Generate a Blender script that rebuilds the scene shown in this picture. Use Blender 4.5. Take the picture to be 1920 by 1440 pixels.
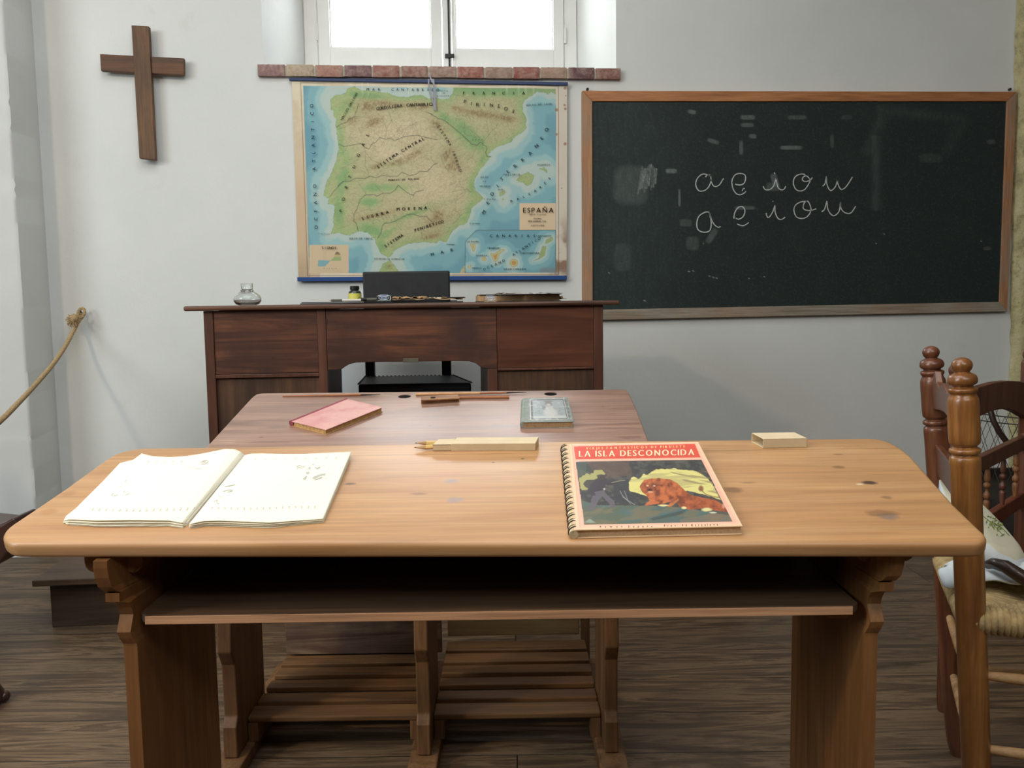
import bpy, bmesh, random
import numpy as np
from math import *
from mathutils import Vector, Matrix

for o in list(bpy.data.objects): bpy.data.objects.remove(o)
SC = bpy.context.scene
COL = SC.collection

# ------------------------------------------------------------------ camera
F = 1660.0; H0 = 563.0; ROLL = 0.014; YAW = radians(5.2); HC = 1.0
PIT = atan((720 - H0) / F)
FW = np.array([sin(YAW) * cos(PIT), cos(YAW) * cos(PIT), -sin(PIT)])
RT = np.array([cos(YAW), -sin(YAW), 0.0]); UP = np.cross(RT, FW)
R2 = RT * cos(ROLL) - UP * sin(ROLL); U2 = RT * sin(ROLL) + UP * cos(ROLL)
CP = np.array([0, 0, HC])
cam = bpy.data.cameras.new('camera'); camo = bpy.data.objects.new('camera', cam); COL.objects.link(camo)
m = Matrix.Identity(4)
for i in range(3):
    m[i][0] = R2[i]; m[i][1] = U2[i]; m[i][2] = -FW[i]; m[i][3] = CP[i]
camo.matrix_world = m
cam.sensor_width = 36; cam.sensor_fit = 'HORIZONTAL'; cam.lens = F / 1920 * 36
cam.clip_start = 0.02; cam.clip_end = 100
SC.camera = camo

# ------------------------------------------------------------------ world, lights, exposure
SC.view_settings.view_transform = 'Standard'; SC.view_settings.look = 'None'
SC.view_settings.exposure = 0.10; SC.view_settings.gamma = 1.0
SC.view_settings.use_curve_mapping = False
W = bpy.data.worlds.new('world'); SC.world = W; W.use_nodes = True
W.node_tree.nodes['Background'].inputs[0].default_value = (0.93, 0.97, 1.0, 1)
W.node_tree.nodes['Background'].inputs[1].default_value = 12.0

def area(name, loc, target, sx, sy, power, col, spread=pi):
    l = bpy.data.lights.new(name, 'AREA'); l.shape = 'RECTANGLE'; l.size = sx; l.size_y = sy
    l.energy = power; l.color = col; l.spread = spread
    o = bpy.data.objects.new(name, l); COL.objects.link(o)
    o.location = loc
    o.rotation_euler = (Vector(target) - Vector(loc)).to_track_quat('-Z', 'Y').to_euler()
    return o
area('daylight_from_left_window', (-3.7, 0.2, 2.2), (0.2, 3.2, 1.0), 1.6, 1.4, 70, (0.82, 0.93, 0.98))
area('daylight_from_rear_window', (0.6, -1.6, 2.9), (0.3, 3.9, 1.7), 2.2, 0.8, 34, (0.92, 0.97, 1.0))
area('overhead_fill', (-0.35, 1.5, 2.98), (-0.3, 1.8, 0), 2.3, 2.0, 38, (0.92, 0.96, 1.0))  # overhead fill added under the closed ceiling, no skylight there
area('warm_lamp_light', (-2.3, 0.2, 2.7), (-0.3, 2.2, 0.6), 0.22, 0.22, 26, (1.0, 0.79, 0.56))
area('warm_ceiling_lamp_light', (0.3, -0.3, 2.9), (0.1, 1.3, 0.6), 0.3, 0.3, 9, (1.0, 0.82, 0.6))

# ------------------------------------------------------------------ helpers
def ray(x, y): return FW + R2 * (x - 960) / F - U2 * (y - 720) / F
def pl(x, y, n, k):
    r = ray(x, y); n = np.array(n, float); return CP + r * ((k - n @ CP) / (n @ r))
def onz(x, y, z): return pl(x, y, (0, 0, 1), z)
def ony(x, y, Y): return pl(x, y, (0, 1, 0), Y)
def toH(p): return np.array([p[0] * cos(YAW) - p[1] * sin(YAW), p[0] * sin(YAW) + p[1] * cos(YAW), p[2]])
def HW(u, v, z=0.0): return Vector((u * cos(YAW) + v * sin(YAW), -u * sin(YAW) + v * cos(YAW), z))
def onv(x, y, d): return toH(pl(x, y, (sin(YAW), cos(YAW), 0), d))       # point at depth d, in heading frame
def onu(x, y, u): return toH(pl(x, y, (cos(YAW), -sin(YAW), 0), u))      # point on plane u = const, heading frame
def projN(P):
    d = P - CP; z = d @ FW
    return 960 + F * (d @ R2) / z, 720 - F * (d @ U2) / z

def s2l(c):
    c = np.array(c, float) / 255.0
    return np.where(c <= 0.04045, c / 12.92, ((c + 0.055) / 1.055) ** 2.4)
def rgb(r, g, b, k=1.0):
    c = np.clip(s2l((r, g, b)) * k, 0, 0.95); return (float(c[0]), float(c[1]), float(c[2]), 1.0)

def tag(o, label=None, cat=None, group=None, kind=None):
    if label: o['label'] = label
    if cat: o['category'] = cat
    if group: o['group'] = group
    if kind: o['kind'] = kind
    return o
def thing(name, label, cat, loc, rotz=0.0, group=None):
    o = bpy.data.objects.new(name, None); COL.objects.link(o); o.empty_display_size = 0.05
    o.location = loc; o.rotation_euler = (0, 0, rotz)
    return tag(o, label, cat, group)

class MB:
    def __init__(s): s.v = []; s.f = []; s.c = None; s.col = []
    def add(s, vs, fs, color=None):
        n = len(s.v); s.v += [tuple(map(float, p)) for p in vs]; s.f += [tuple(i + n for i in f) for f in fs]
        s.col += [color or (1, 1, 1, 1)] * len(vs); return s
    def box(s, x0, x1, y0, y1, z0, z1, M=None, color=None):
        vs = [(x, y, z) for z in (z0, z1) for y in (y0, y1) for x in (x0, x1)]
        if M is not None: vs = [tuple(M @ Vector(p)) for p in vs]
        return s.add(vs, [(0, 2, 3, 1), (4, 5, 7, 6), (0, 1, 5, 4), (2, 6, 7, 3), (0, 4, 6, 2), (1, 3, 7, 5)], color)
    def hexa(s, a, b, color=None):      # two quads, 4 points each, same winding
        return s.add(list(a) + list(b), [(3, 2, 1, 0), (4, 5, 6, 7), (0, 1, 5, 4), (1, 2, 6, 5), (2, 3, 7, 6), (3, 0, 4, 7)], color)
    def prism(s, pts, off, color=None):  # polygon of 3D points extruded by vector off
        n = len(pts); off = Vector(off)
        vs = [Vector(p) for p in pts] + [Vector(p) + off for p in pts]
        fs = [tuple(range(n - 1, -1, -1)), tuple(range(n, 2 * n))] + [(i, (i + 1) % n, n + (i + 1) % n, n + i) for i in range(n)]
        return s.add(vs, fs, color)
    def tube(s, pts, r, n=10, cap=True, color=None, closed=False):
        P = [Vector(p) for p in pts]; L = len(P)
        rr = r if isinstance(r, (list, tuple)) else [r] * L
        vs = []; prev = None
        for i, p in enumerate(P):
            if closed: t = P[(i + 1) % L] - P[i - 1]
            else: t = P[min(i + 1, L - 1)] - P[max(i - 1, 0)]
            t.normalize()
            if prev is None:
                a = Vector((0, 0, 1)) if abs(t.z) < .9 else Vector((1, 0, 0)); x = t.cross(a).normalized()
            else: x = (prev - t * prev.dot(t)).normalized()
            prev = x; y = t.cross(x)
            for k in range(n):
                a = 2 * pi * k / n; vs.append(p + (x * cos(a) + y * sin(a)) * rr[i])
        fs = []
        for i in range(L if closed else L - 1):
            for k in range(n):
                j = (i + 1) % L
                fs.append((i * n + k, i * n + (k + 1) % n, j * n + (k + 1) % n, j * n + k))
        if cap and not closed: fs += [tuple(range(n - 1, -1, -1)), tuple(range((L - 1) * n, L * n))]
        return s.add(vs, fs, color)
    def lathe(s, prof, p0=(0, 0, 0), d=(0, 0, 1), n=20, color=None, dense=0):  # prof: (r, h) along d
        if dense:
            Q = []; A = [np.array(p, float) for p in prof]
            for i in range(len(A) - 1):
                a, b, c, e = A[max(i - 1, 0)], A[i], A[i + 1], A[min(i + 2, len(A) - 1)]
                L_ = np.linalg.norm(c - b); ta = (c - a) / max(np.linalg.norm(c - a), 1e-9) * L_; tb = (e - b) / max(np.linalg.norm(e - b), 1e-9) * L_
                for t in np.linspace(0, 1, dense, endpoint=False):
                    Q.append(tuple((2 * t ** 3 - 3 * t * t + 1) * b + (t ** 3 - 2 * t * t + t) * ta + (-2 * t ** 3 + 3 * t * t) * c + (t ** 3 - t * t) * tb))
            prof = Q + [tuple(A[-1])]
        d = Vector(d).normalized(); a = Vector((1, 0, 0)) if abs(d.x) < .8 else Vector((0, 1, 0))
        x = (a - d * a.dot(d)).normalized(); y = d.cross(x); p0 = Vector(p0); vs = []
        for r, h in prof:
            for k in range(n):
                t = 2 * pi * k / n; vs.append(p0 + d * h + (x * cos(t) + y * sin(t)) * max(r, 1e-4))
        fs = [(i * n + k, i * n + (k + 1) % n, (i + 1) * n + (k + 1) % n, (i + 1) * n + k) for i in range(len(prof) - 1) for k in range(n)]
        fs += [tuple(range(n - 1, -1, -1)), tuple(range((len(prof) - 1) * n, len(prof) * n))]
        return s.add(vs, fs, color)
    def build(s, name, mat, parent=None, bevel=0, smooth=None, colors=False, seg=2, sub=0):
        me = bpy.data.meshes.new(name); me.from_pydata(s.v, [], s.f)
        bm = bmesh.new(); bm.from_mesh(me); bmesh.ops.recalc_face_normals(bm, faces=bm.faces); bm.to_mesh(me); bm.free()
        if colors:
            at = me.color_attributes.new('paint', 'FLOAT_COLOR', 'POINT')
            at.data.foreach_set('color', np.array(s.col, dtype=np.float32).ravel())
        if mat: me.materials.append(mat)
        if smooth:
            me.shade_smooth(); me.set_sharp_from_angle(angle=radians(smooth))
        o = bpy.data.objects.new(name, me); COL.objects.link(o)
        if parent: o.parent = parent
        if bevel:
            md = o.modifiers.new('bevel', 'BEVEL'); md.width = bevel; md.segments = seg; md.limit_method = 'ANGLE'; md.angle_limit = radians(35)
        if sub:
            md = o.modifiers.new('sub', 'SUBSURF'); md.levels = sub; md.render_levels = sub
        return o

def grid_mesh(name, P, colors, mat, parent=None, smooth=True, wrap=False):
    """P: (ny,nx,3) array, colors (ny,nx,3) linear or None"""
    ny, nx = P.shape[:2]
    me = bpy.data.meshes.new(name)
    me.vertices.add(ny * nx); me.vertices.foreach_set('co', P.reshape(-1).astype(np.float32))
    idx = np.arange(ny * nx).reshape(ny, nx)
    q = np.stack([idx[:-1, :-1], idx[:-1, 1:], idx[1:, 1:], idx[1:, :-1]], -1).reshape(-1, 4)
    me.loops.add(q.size); me.loops.foreach_set('vertex_index', q.reshape(-1).astype(np.int32))
    me.polygons.add(len(q)); me.polygons.foreach_set('loop_start', (np.arange(len(q)) * 4).astype(np.int32))
    me.polygons.foreach_set('use_smooth', np.ones(len(q), dtype=bool))
    me.update(calc_edges=True); me.validate()
    if colors is not None:
        at = me.color_attributes.new('paint', 'FLOAT_COLOR', 'POINT')
        c = np.ones((ny * nx, 4), np.float32); c[:, :3] = colors.reshape(-1, 3)
        at.data.foreach_set('color', c.ravel())
    if mat: me.materials.append(mat)
    o = bpy.data.objects.new(name, me); COL.objects.link(o)
    if parent: o.parent = parent
    return o

# glyph cache -> flat lettering meshes
_gl = {}
def glyph(ch):
    if ch in _gl: return _gl[ch]
    c = bpy.data.curves.new('g', 'FONT'); c.body = ch; c.size = 1.0; c.resolution_u = 3
    o = bpy.data.objects.new('g', c); COL.objects.link(o)
    dg = bpy.context.evaluated_depsgraph_get(); dg.update()
    me = o.evaluated_get(dg).to_mesh()
    vs = [tuple(v.co) for v in me.vertices]; fs = [tuple(p.vertices) for p in me.polygons]
    o.evaluated_get(dg).to_mesh_clear()
    bpy.data.objects.remove(o); bpy.data.curves.remove(c)
    xs = [v[0] for v in vs] or [0, .25]
    _gl[ch] = (vs, fs, min(xs), max(xs)); return _gl[ch]

def put_char(mb, ch, fn, cx, cy, h, ang=0.0, wx=1.0, bold=0.0, color=None, slant=0.0):
    """centre of glyph at (cx,cy) on a sheet; fn(x,y)->3D; y grows downwards (photo sense)"""
    if ch == ' ': return
    vs, fs, a, b = glyph(ch); s = h / 0.69; mid = (a + b) / 2
    ca, sa = cos(ang), sin(ang)
    for dx in ([0] if not bold else [-bold, 0, bold]):
        out = []
        for (x, y, z) in vs:
            X = (x - mid + slant * y) * s * wx + dx; Y = (y - 0.345) * s
            out.append(fn(cx + X * ca + Y * sa, cy + X * sa - Y * ca, abs(dx) * 1e-4))
        mb.add(out, fs, color)

def put_line(mb, txt, fn, x0, y0, x1, y1, h, sag=0.0, wx=1.0, bold=0.0, color=None, ang=None, prop=False):
    """characters spaced from (x0,y0) to (x1,y1) centre to centre; prop: natural widths"""
    n = len(txt)
    if prop:
        ws = [(glyph(c)[3] - glyph(c)[2] + .14) if c != ' ' else .34 for c in txt]
        tot = sum(ws) - ws[0] / 2 - ws[-1] / 2; acc = 0; ts = []
        for i, w in enumerate(ws):
            if i: acc += (ws[i - 1] + w) / 2
            ts.append(acc / tot)
    else: ts = [i / max(n - 1, 1) for i in range(n)]
    base = atan2(y1 - y0, x1 - x0)
    for c, t in zip(txt, ts):
        x = x0 + (x1 - x0) * t; y = y0 + (y1 - y0) * t
        a = base if ang is None else ang
        if sag:
            off = sag * 4 * t * (1 - t); x += -sin(base) * off; y += cos(base) * off
            if ang is None: a = base + atan2(sag * 4 * (1 - 2 * t), hypot(x1 - x0, y1 - y0))
        put_char(mb, c, fn, x, y, h, a, wx, bold, color)

# ---- vectorised painting helpers on photo-like sheet coordinates
def in_poly(X, Y, poly):
    r = np.zeros(X.shape, bool); n = len(poly)
    for i in range(n):
        x0, y0 = poly[i]; x1, y1 = poly[(i + 1) % n]
        if y0 == y1: continue
        c = ((y0 > Y) != (y1 > Y)) & (X < (x1 - x0) * (Y - y0) / (y1 - y0) + x0); r ^= c
    return r
def dist_line(X, Y, pts, closed=False):
    d = np.full(X.shape, 1e9); n = len(pts)
    for i in range(n if closed else n - 1):
        x0, y0 = pts[i]; x1, y1 = pts[(i + 1) % n]; dx = x1 - x0; dy = y1 - y0
        t = np.clip(((X - x0) * dx + (Y - y0) * dy) / max(dx * dx + dy * dy, 1e-9), 0, 1)
        d = np.minimum(d, (X - x0 - t * dx) ** 2 + (Y - y0 - t * dy) ** 2)
    return np.sqrt(d)
_rs = np.random.RandomState(7)
_perm = _rs.rand(256, 256)
def vnoise(X, Y):
    xi = np.floor(X).astype(int); yi = np.floor(Y).astype(int); fx = X - xi; fy = Y - yi
    fx = fx * fx * (3 - 2 * fx); fy = fy * fy * (3 - 2 * fy)
    g = lambda a, b: _perm[a % 256, b % 256]
    return (g(xi, yi) * (1 - fx) + g(xi + 1, yi) * fx) * (1 - fy) + (g(xi, yi + 1) * (1 - fx) + g(xi + 1, yi + 1) * fx) * fy
def fbm(X, Y, o=4):
    r = 0; a = .5; t = 0
    for i in range(o):
        r = r + a * vnoise(X * 2 ** i + 17 * i, Y * 2 ** i + 31 * i); t += a; a *= .55
    return r / t
def lay(C, mask, col):
    m = np.clip(mask, 0, 1)[..., None]; return C * (1 - m) + np.array(s2l(col)) * m

# ------------------------------------------------------------------ materials
def newmat(name):
    m = bpy.data.materials.new(name); m.use_nodes = True
    nt = m.node_tree; b = nt.nodes['Principled BSDF']; return m, nt, b
def N(nt, t, **kw):
    n = nt.nodes.new(t)
    for k, v in kw.items():
        if k in n.inputs: n.inputs[k].default_value = v
        else: setattr(n, k, v)
    return n
def ramp(nt, src, stops):
    r = nt.nodes.new('ShaderNodeValToRGB'); nt.links.new(src, r.inputs[0]); e = r.color_ramp.elements
    while len(e) < len(stops): e.new(0.5)
    for i, (p, c) in enumerate(stops): e[i].position = p; e[i].color = c if len(c) == 4 else (*c, 1)
    return r.outputs[0]
def mixc(nt, f, a, b, mode='MIX'):
    m = nt.nodes.new('ShaderNodeMix'); m.data_type = 'RGBA'; m.blend_type = mode
    for sock, val in ((m.inputs[0], f), (m.inputs[6], a), (m.inputs[7], b)):
        if hasattr(val, 'is_output'): nt.links.new(val, sock)
        else: sock.default_value = val
    return m.outputs[2]
def mapping(nt, scale, loc=(0, 0, 0), rot=(0, 0, 0), coord='Object'):
    tc = nt.nodes.new('ShaderNodeTexCoord'); mp = nt.nodes.new('ShaderNodeMapping')
    mp.inputs['Scale'].default_value = scale; mp.inputs['Location'].default_value = loc; mp.inputs['Rotation'].default_value = rot
    nt.links.new(tc.outputs[coord], mp.inputs[0]); return mp.outputs[0]
def noise(nt, vec, scale, detail=4, rough=.55, dist=0.0):
    n = nt.nodes.new('ShaderNodeTexNoise'); n.inputs['Scale'].default_value = scale; n.inputs['Detail'].default_value = detail
    n.inputs['Roughness'].default_value = rough; n.inputs['Distortion'].default_value = dist
    nt.links.new(vec, n.inputs['Vector']); return n.outputs['Fac']
def bump(nt, b, h, s, d=.002):
    n = nt.nodes.new('ShaderNodeBump'); n.inputs['Strength'].default_value = s; n.inputs['Distance'].default_value = d
    nt.links.new(h, n.inputs['Height']); nt.links.new(n.outputs[0], b.inputs['Normal'])
def plain(name, c, rough=.6, metal=0.0, nz=0.0, nscale=20, bmp=0.0, spec=.4, coat=0):
    m, nt, b = newmat(name); b.inputs['Roughness'].default_value = rough; b.inputs['Metallic'].default_value = metal
    b.inputs['Specular IOR Level'].default_value = spec; b.inputs['Coat Weight'].default_value = coat
    v = mapping(nt, (1, 1, 1)); f = noise(nt, v, nscale)
    lo = tuple(max(0, x * (1 - nz)) for x in c[:3]); hi = tuple(min(.95, x * (1 + nz)) for x in c[:3])
    nt.links.new(ramp(nt, f, [(.3, lo), (.7, hi)]), b.inputs['Base Color'])
    if bmp: bump(nt, b, noise(nt, v, nscale * 6), bmp)
    return m
def painted(name, rough=.6, spec=.3, bmp=0.0, bs=300):
    m, nt, b = newmat(name); a = nt.nodes.new('ShaderNodeAttribute'); a.attribute_name = 'paint'
    nt.links.new(a.outputs['Color'], b.inputs['Base Color']); b.inputs['Roughness'].default_value = rough
    b.inputs['Specular IOR Level'].default_value = spec
    if bmp: bump(nt, b, noise(nt, mapping(nt, (1, 1, 1)), bs), bmp)
    return m
def wood(name, light, mid, dark, axis=0, s=1.0, rough=.5, knots=(), seams=(), blotch=.0, blotch_col=None, spec=.4, grain=1.0, coat=0.0, bmp=.15, seam_w=.0012, off=(0, 0, 0)):
    m, nt, b = newmat(name); L = nt.links
    sc = [9 * s] * 3; sc[axis] = 0.9 * s
    v = mapping(nt, sc, off)
    n1 = noise(nt, v, 1.6, 5, .6, 1.4)
    base = ramp(nt, n1, [(.25, dark), (.45, mid), (.62, light), (.8, mid)])
    sc2 = [70 * s] * 3; sc2[axis] = 2.2 * s
    n2 = noise(nt, mapping(nt, sc2, off), 2.2, 3, .6, .3)
    st = ramp(nt, n2, [(.35, (1 - .42 * grain,) * 3), (.6, (1, 1, 1))])
    c = mixc(nt, .75, base, st, 'MULTIPLY')
    if blotch:
        nb = noise(nt, mapping(nt, (3 * s,) * 3, (5, 2, 1)), 1.5, 4, .6)
        c = mixc(nt, ramp(nt, nb, [(.42, (0, 0, 0)), (.68, (blotch,) * 3)]), c, blotch_col)
    if knots or seams:
        tc = nt.nodes.new('ShaderNodeTexCoord')
        nv = nt.nodes.new('ShaderNodeTexNoise'); nv.inputs['Scale'].default_value = 60; nv.inputs['Detail'].default_value = 3
        L.new(tc.outputs['Object'], nv.inputs['Vector'])
    for (kx, ky, rx, ry, col, amt) in knots:     # in the plane of the first two object axes
        mp = nt.nodes.new('ShaderNodeMapping'); mp.vector_type = 'POINT'
        mp.inputs['Scale'].default_value = (1 / rx, 1 / ry, 0); mp.inputs['Location'].default_value = (-kx / rx, -ky / ry, 0)
        L.new(tc.outputs['Object'], mp.inputs[0])
        ln = nt.nodes.new('ShaderNodeVectorMath'); ln.operation = 'LENGTH'; L.new(mp.outputs[0], ln.inputs[0])
        ad = nt.nodes.new('ShaderNodeMath'); ad.operation = 'MULTIPLY_ADD'; L.new(nv.outputs['Fac'], ad.inputs[0]); ad.inputs[1].default_value = 1.1; 
        L.new(ln.outputs['Value'], ad.inputs[2])
        f = ramp(nt, ad.outputs[0], [(.95, (amt,) * 3), (1.0, (amt * .85,) * 3)])
        sub = nt.nodes.new('ShaderNodeMapRange'); sub.inputs['From Min'].default_value = 1.15; sub.inputs['From Max'].default_value = 1.75
        sub.inputs['To Min'].default_value = amt; sub.inputs['To Max'].default_value = 0; L.new(ad.outputs[0], sub.inputs['Value'])
        c = mixc(nt, sub.outputs[0], c, col)
    for (sy, x0, x1, amt) in seams:
        sp = nt.nodes.new('ShaderNodeSeparateXYZ'); L.new(tc.outputs['Object'], sp.inputs[0])
        a1 = nt.nodes.new('ShaderNodeMath'); a1.operation = 'MULTIPLY_ADD'; L.new(nv.outputs['Fac'], a1.inputs[0]); a1.inputs[1].default_value = .002; L.new(sp.outputs[1], a1.inputs[2])
        a2 = nt.nodes.new('ShaderNodeMath'); a2.operation = 'SUBTRACT'; L.new(a1.outputs[0], a2.inputs[0]); a2.inputs[1].default_value = sy + .001
        a3 = nt.nodes.new('ShaderNodeMath'); a3.operation = 'ABSOLUTE'; L.new(a2.outputs[0], a3.inputs[0])
        mr = nt.nodes.new('ShaderNodeMapRange'); mr.inputs['From Min'].default_value = seam_w * .4; mr.inputs['From Max'].default_value = seam_w
        mr.inputs['To Min'].default_value = amt; mr.inputs['To Max'].default_value = 0; L.new(a3.outputs[0], mr.inputs['Value'])
        g1 = nt.nodes.new('ShaderNodeMath'); g1.operation = 'GREATER_THAN'; L.new(sp.outputs[0], g1.inputs[0]); g1.inputs[1].default_value = x0
        g2 = nt.nodes.new('ShaderNodeMath'); g2.operation = 'LESS_THAN'; L.new(sp.outputs[0], g2.inputs[0]); g2.inputs[1].default_value = x1
        m1 = nt.nodes.new('ShaderNodeMath'); m1.operation = 'MULTIPLY'; L.new(g1.outputs[0], m1.inputs[0]); L.new(g2.outputs[0], m1.inputs[1])
        m2 = nt.nodes.new('ShaderNodeMath'); m2.operation = 'MULTIPLY'; L.new(m1.outputs[0], m2.inputs[0]); L.new(mr.outputs[0], m2.inputs[1])
        c = mixc(nt, m2.outputs[0], c, (dark[0] * .25, dark[1] * .25, dark[2] * .25, 1))
    L.new(c, b.inputs['Base Color'])
    rr = nt.nodes.new('ShaderNodeMapRange'); rr.inputs['To Min'].default_value = rough - .1; rr.inputs['To Max'].default_value = rough + .12
    L.new(n1, rr.inputs['Value']); L.new(rr.outputs[0], b.inputs['Roughness'])
    b.inputs['Specular IOR Level'].default_value = spec; b.inputs['Coat Weight'].default_value = coat; b.inputs['Coat Roughness'].default_value = .3
    if bmp: bump(nt, b, n2, bmp, .001)
    return m

# ------------------------------------------------------------------ room
D = 3.9
def plaster(name, c1, c2, bs=.25, stain=None):
    m, nt, b = newmat(name); v = mapping(nt, (1, 1, 1))
    n = noise(nt, v, 1.3, 5, .6)
    c = ramp(nt, n, [(.3, c1), (.7, c2)])
    if stain:
        n3 = noise(nt, mapping(nt, (1, 1, 1), (3, 7, 1)), 3.0, 6, .7)
        c = mixc(nt, ramp(nt, n3, [(.62, (0, 0, 0)), (.78, (.35,) * 3)]), c, stain)
    nt.links.new(c, b.inputs['Base Color']); b.inputs['Roughness'].default_value = .75; b.inputs['Specular IOR Level'].default_value = .2
    n2 = noise(nt, v, 28, 6, .6, .4); bump(nt, b, n2, bs, .012)
    return m
M_wall = plaster('white_plaster', rgb(214, 217, 214), rgb(226, 228, 225), .10, rgb(196, 192, 176))
M_far = plain('low_bounce_wall', rgb(96, 82, 68), .7, nz=.1)  # unseen walls coloured dark to cut bounced light, no timber lining there
M_ceil = plaster('ceiling_plaster', rgb(226, 228, 226), rgb(232, 233, 231), .15)
def S(o): o['kind'] = 'structure'; return o

wx0, wx1 = ony(491, 40, D)[0], ony(1155, 40, D)[0]
wz0 = 1.995; wz1 = 2.75; fx0, fx1 = ony(577, 60, D + .3)[0], ony(1075, 60, D + .3)[0]
xL = -1.59; xR = 3.35
rp = ray(50, 700); YP = xL / rp[0] * rp[1]           # front plane of the left pier
b = MB()
def wall_holed(b, x0, x1, z0, z1, hx0, hx1, hz0, hz1, y, fx0, fx1, dy):
    q = lambda a, bb, c, d: b.add([(a, y, c), (bb, y, c), (bb, y, d), (a, y, d)], [(0, 1, 2, 3)])
    q(x0, hx0, z0, z1); q(hx1, x1, z0, z1); q(hx0, hx1, z0, hz0); q(hx0, hx1, hz1, z1)
    A = [(hx0, y, hz0), (hx1, y, hz0), (hx1, y, hz1), (hx0, y, hz1)]
    B = [(fx0, y + dy, hz0 + .0), (fx1, y + dy, hz0 + .0), (fx1, y + dy, hz1 - .1), (fx0, y + dy, hz1 - .1)]
    for i in range(4):
        j = (i + 1) % 4; b.add([A[i], A[j], B[j], B[i]], [(0, 1, 2, 3)])
wall_holed(b, xL - .3, xR + .2, 0, 3.1, wx0, wx1, wz0, wz1, D, fx0, fx1, .3)
# outer side of the wall so it is a solid
b.box(xL - .3, fx0, D + .3, D + .5, 0, 3.1); b.box(fx1, xR + .2, D + .3, D + .5, 0, 3.1)
b.box(fx0, fx1, D + .3, D + .5, 0, wz0); b.box(fx0, fx1, D + .3, D + .5, wz1 - .1, 3.1)
me_wall = b.build('wall_back', M_wall); S(me_wall)

# left pier / wall (its worn arris is slightly ragged)
b = MB(); nz = 160; rnd = random.Random(3)
zs = [3.1 * i / nz for i in range(nz + 1)]
off = [0.004 * (fbm(np.array([i * .22]), np.array([1.]))[0] - .5) * 2 + (-.006 if rnd.random() < .06 else 0) for i in range(nz + 1)]
vs = []; fs = []
for i, z in enumerate(zs):
    vs += [(-4.2, YP, z), (xL - .012 + off[i], YP, z), (xL + off[i] * .5, YP + .010 + off[i], z), (xL, D + .01, z), (-4.2, D + .01, z)]
for i in range(nz):
    for k in range(4): fs.append((i * 5 + k, i * 5 + k + 1, i * 5 + 5 + k + 1, i * 5 + 5 + k))
b.add(vs, fs); S(b.build('wall_left', M_wall, smooth=50))
# far left side, right side, rear, ceiling, floor
b = MB(); b.box(-4.4, -4.2, -3, D, 0, 3.1); S(b.build('wall_far_left', M_far))
b = MB(); b.box(-4.4, xR + .2, -3.2, -3, 0, 3.1); S(b.build('wall_rear', M_far))
b = MB(); b.box(xR, xR + .2, -3, D, 0, 3.1); S(b.build('wall_right', M_far))
b = MB(); b.box(-4.4, xR + .2, -3.2, D + .5, 3.1, 3.2); S(b.build('ceiling', M_ceil))

# bare yellow stone strip at the right end of the back wall
m, nt, bs_ = newmat('yellow_stone'); v = mapping(nt, (1, 1, 1))
n1 = noise(nt, v, 9, 8, .65); n2 = noise(nt, v, 40, 6, .7)
c = ramp(nt, n1, [(.3, rgb(120, 112, 84)), (.5, rgb(196, 186, 140)), (.7, rgb(214, 206, 168))])
c = mixc(nt, ramp(nt, n2, [(.3, (.55,) * 3), (.42, (0, 0, 0))]), c, rgb(70, 62, 46))
nt.links.new(c, bs_.inputs['Base Color']); bs_.inputs['Roughness'].default_value = .95; bump(nt, bs_, n1, .9, .03)
M_stone = m
ny = 220; P = np.zeros((ny, 26, 3)); px_top, px_bot = ony(1907, 0, D)[0], ony(1892, 690, D)[0]
for j in range(ny):
    z = 3.1 * j / (ny - 1)
    zt = (z - ony(1892, 690, D)[2]) / (ony(1907, 0, D)[2] - ony(1892, 690, D)[2])
    x0 = px_bot + (px_top - px_bot) * zt + .014 * (fbm(np.array([z * 7.]), np.array([4.]))[0] - .5) * 2
    for i in range(26):
        x = x0 + (xR - x0) * (i / 25) ** 1.3
        dep = .045 * min(1, i / 1.5) + .02 * (fbm(np.array([x * 9]), np.array([z * 9]))[0] - .5) if i else 0
        P[j, i] = (x, D - .002 - dep, z)
S(grid_mesh('trim_1', P, None, M_stone))

# floor of wide boards running across the room
m, nt, bs_ = newmat('floor_boards'); L = nt.links
tc = nt.nodes.new('ShaderNodeTexCoord'); mp = nt.nodes.new('ShaderNodeMapping'); mp.inputs['Location'].default_value = (0, .03, 0)
L.new(tc.outputs['Object'], mp.inputs[0])
br = nt.nodes.new('ShaderNodeTexBrick'); br.offset = .37; br.inputs['Scale'].default_value = 1
br.inputs['Brick Width'].default_value = 2.3; br.inputs['Row Height'].default_value = .19; br.inputs['Mortar Size'].default_value = .0016; br.inputs['Mortar Smooth'].default_value = .3
br.inputs['Color1'].default_value = (0, 0, 0, 1); br.inputs['Color2'].default_value = (1, 1, 1, 1); br.inputs['Mortar'].default_value = (.5, .5, .5, 1)
L.new(mp.outputs[0], br.inputs['Vector'])
vadd = nt.nodes.new('ShaderNodeVectorMath'); vadd.operation = 'MULTIPLY_ADD'; L.new(br.outputs['Color'], vadd.inputs[0]); vadd.inputs[1].default_value = (3, 7, 5)
mp2 = nt.nodes.new('ShaderNodeMapping'); mp2.inputs['Scale'].default_value = (1.1, 11, 1); L.new(tc.outputs['Object'], mp2.inputs[0]); L.new(mp2.outputs[0], vadd.inputs[2])
n1 = noise(nt, vadd.outputs[0], 1.5, 6, .62, 2.2)
n2v = nt.nodes.new('ShaderNodeMapping'); n2v.inputs['Scale'].default_value = (4, 90, 1); L.new(tc.outputs['Object'], n2v.inputs[0])
n2 = noise(nt, n2v.outputs[0], 1.6, 3, .6)
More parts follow.
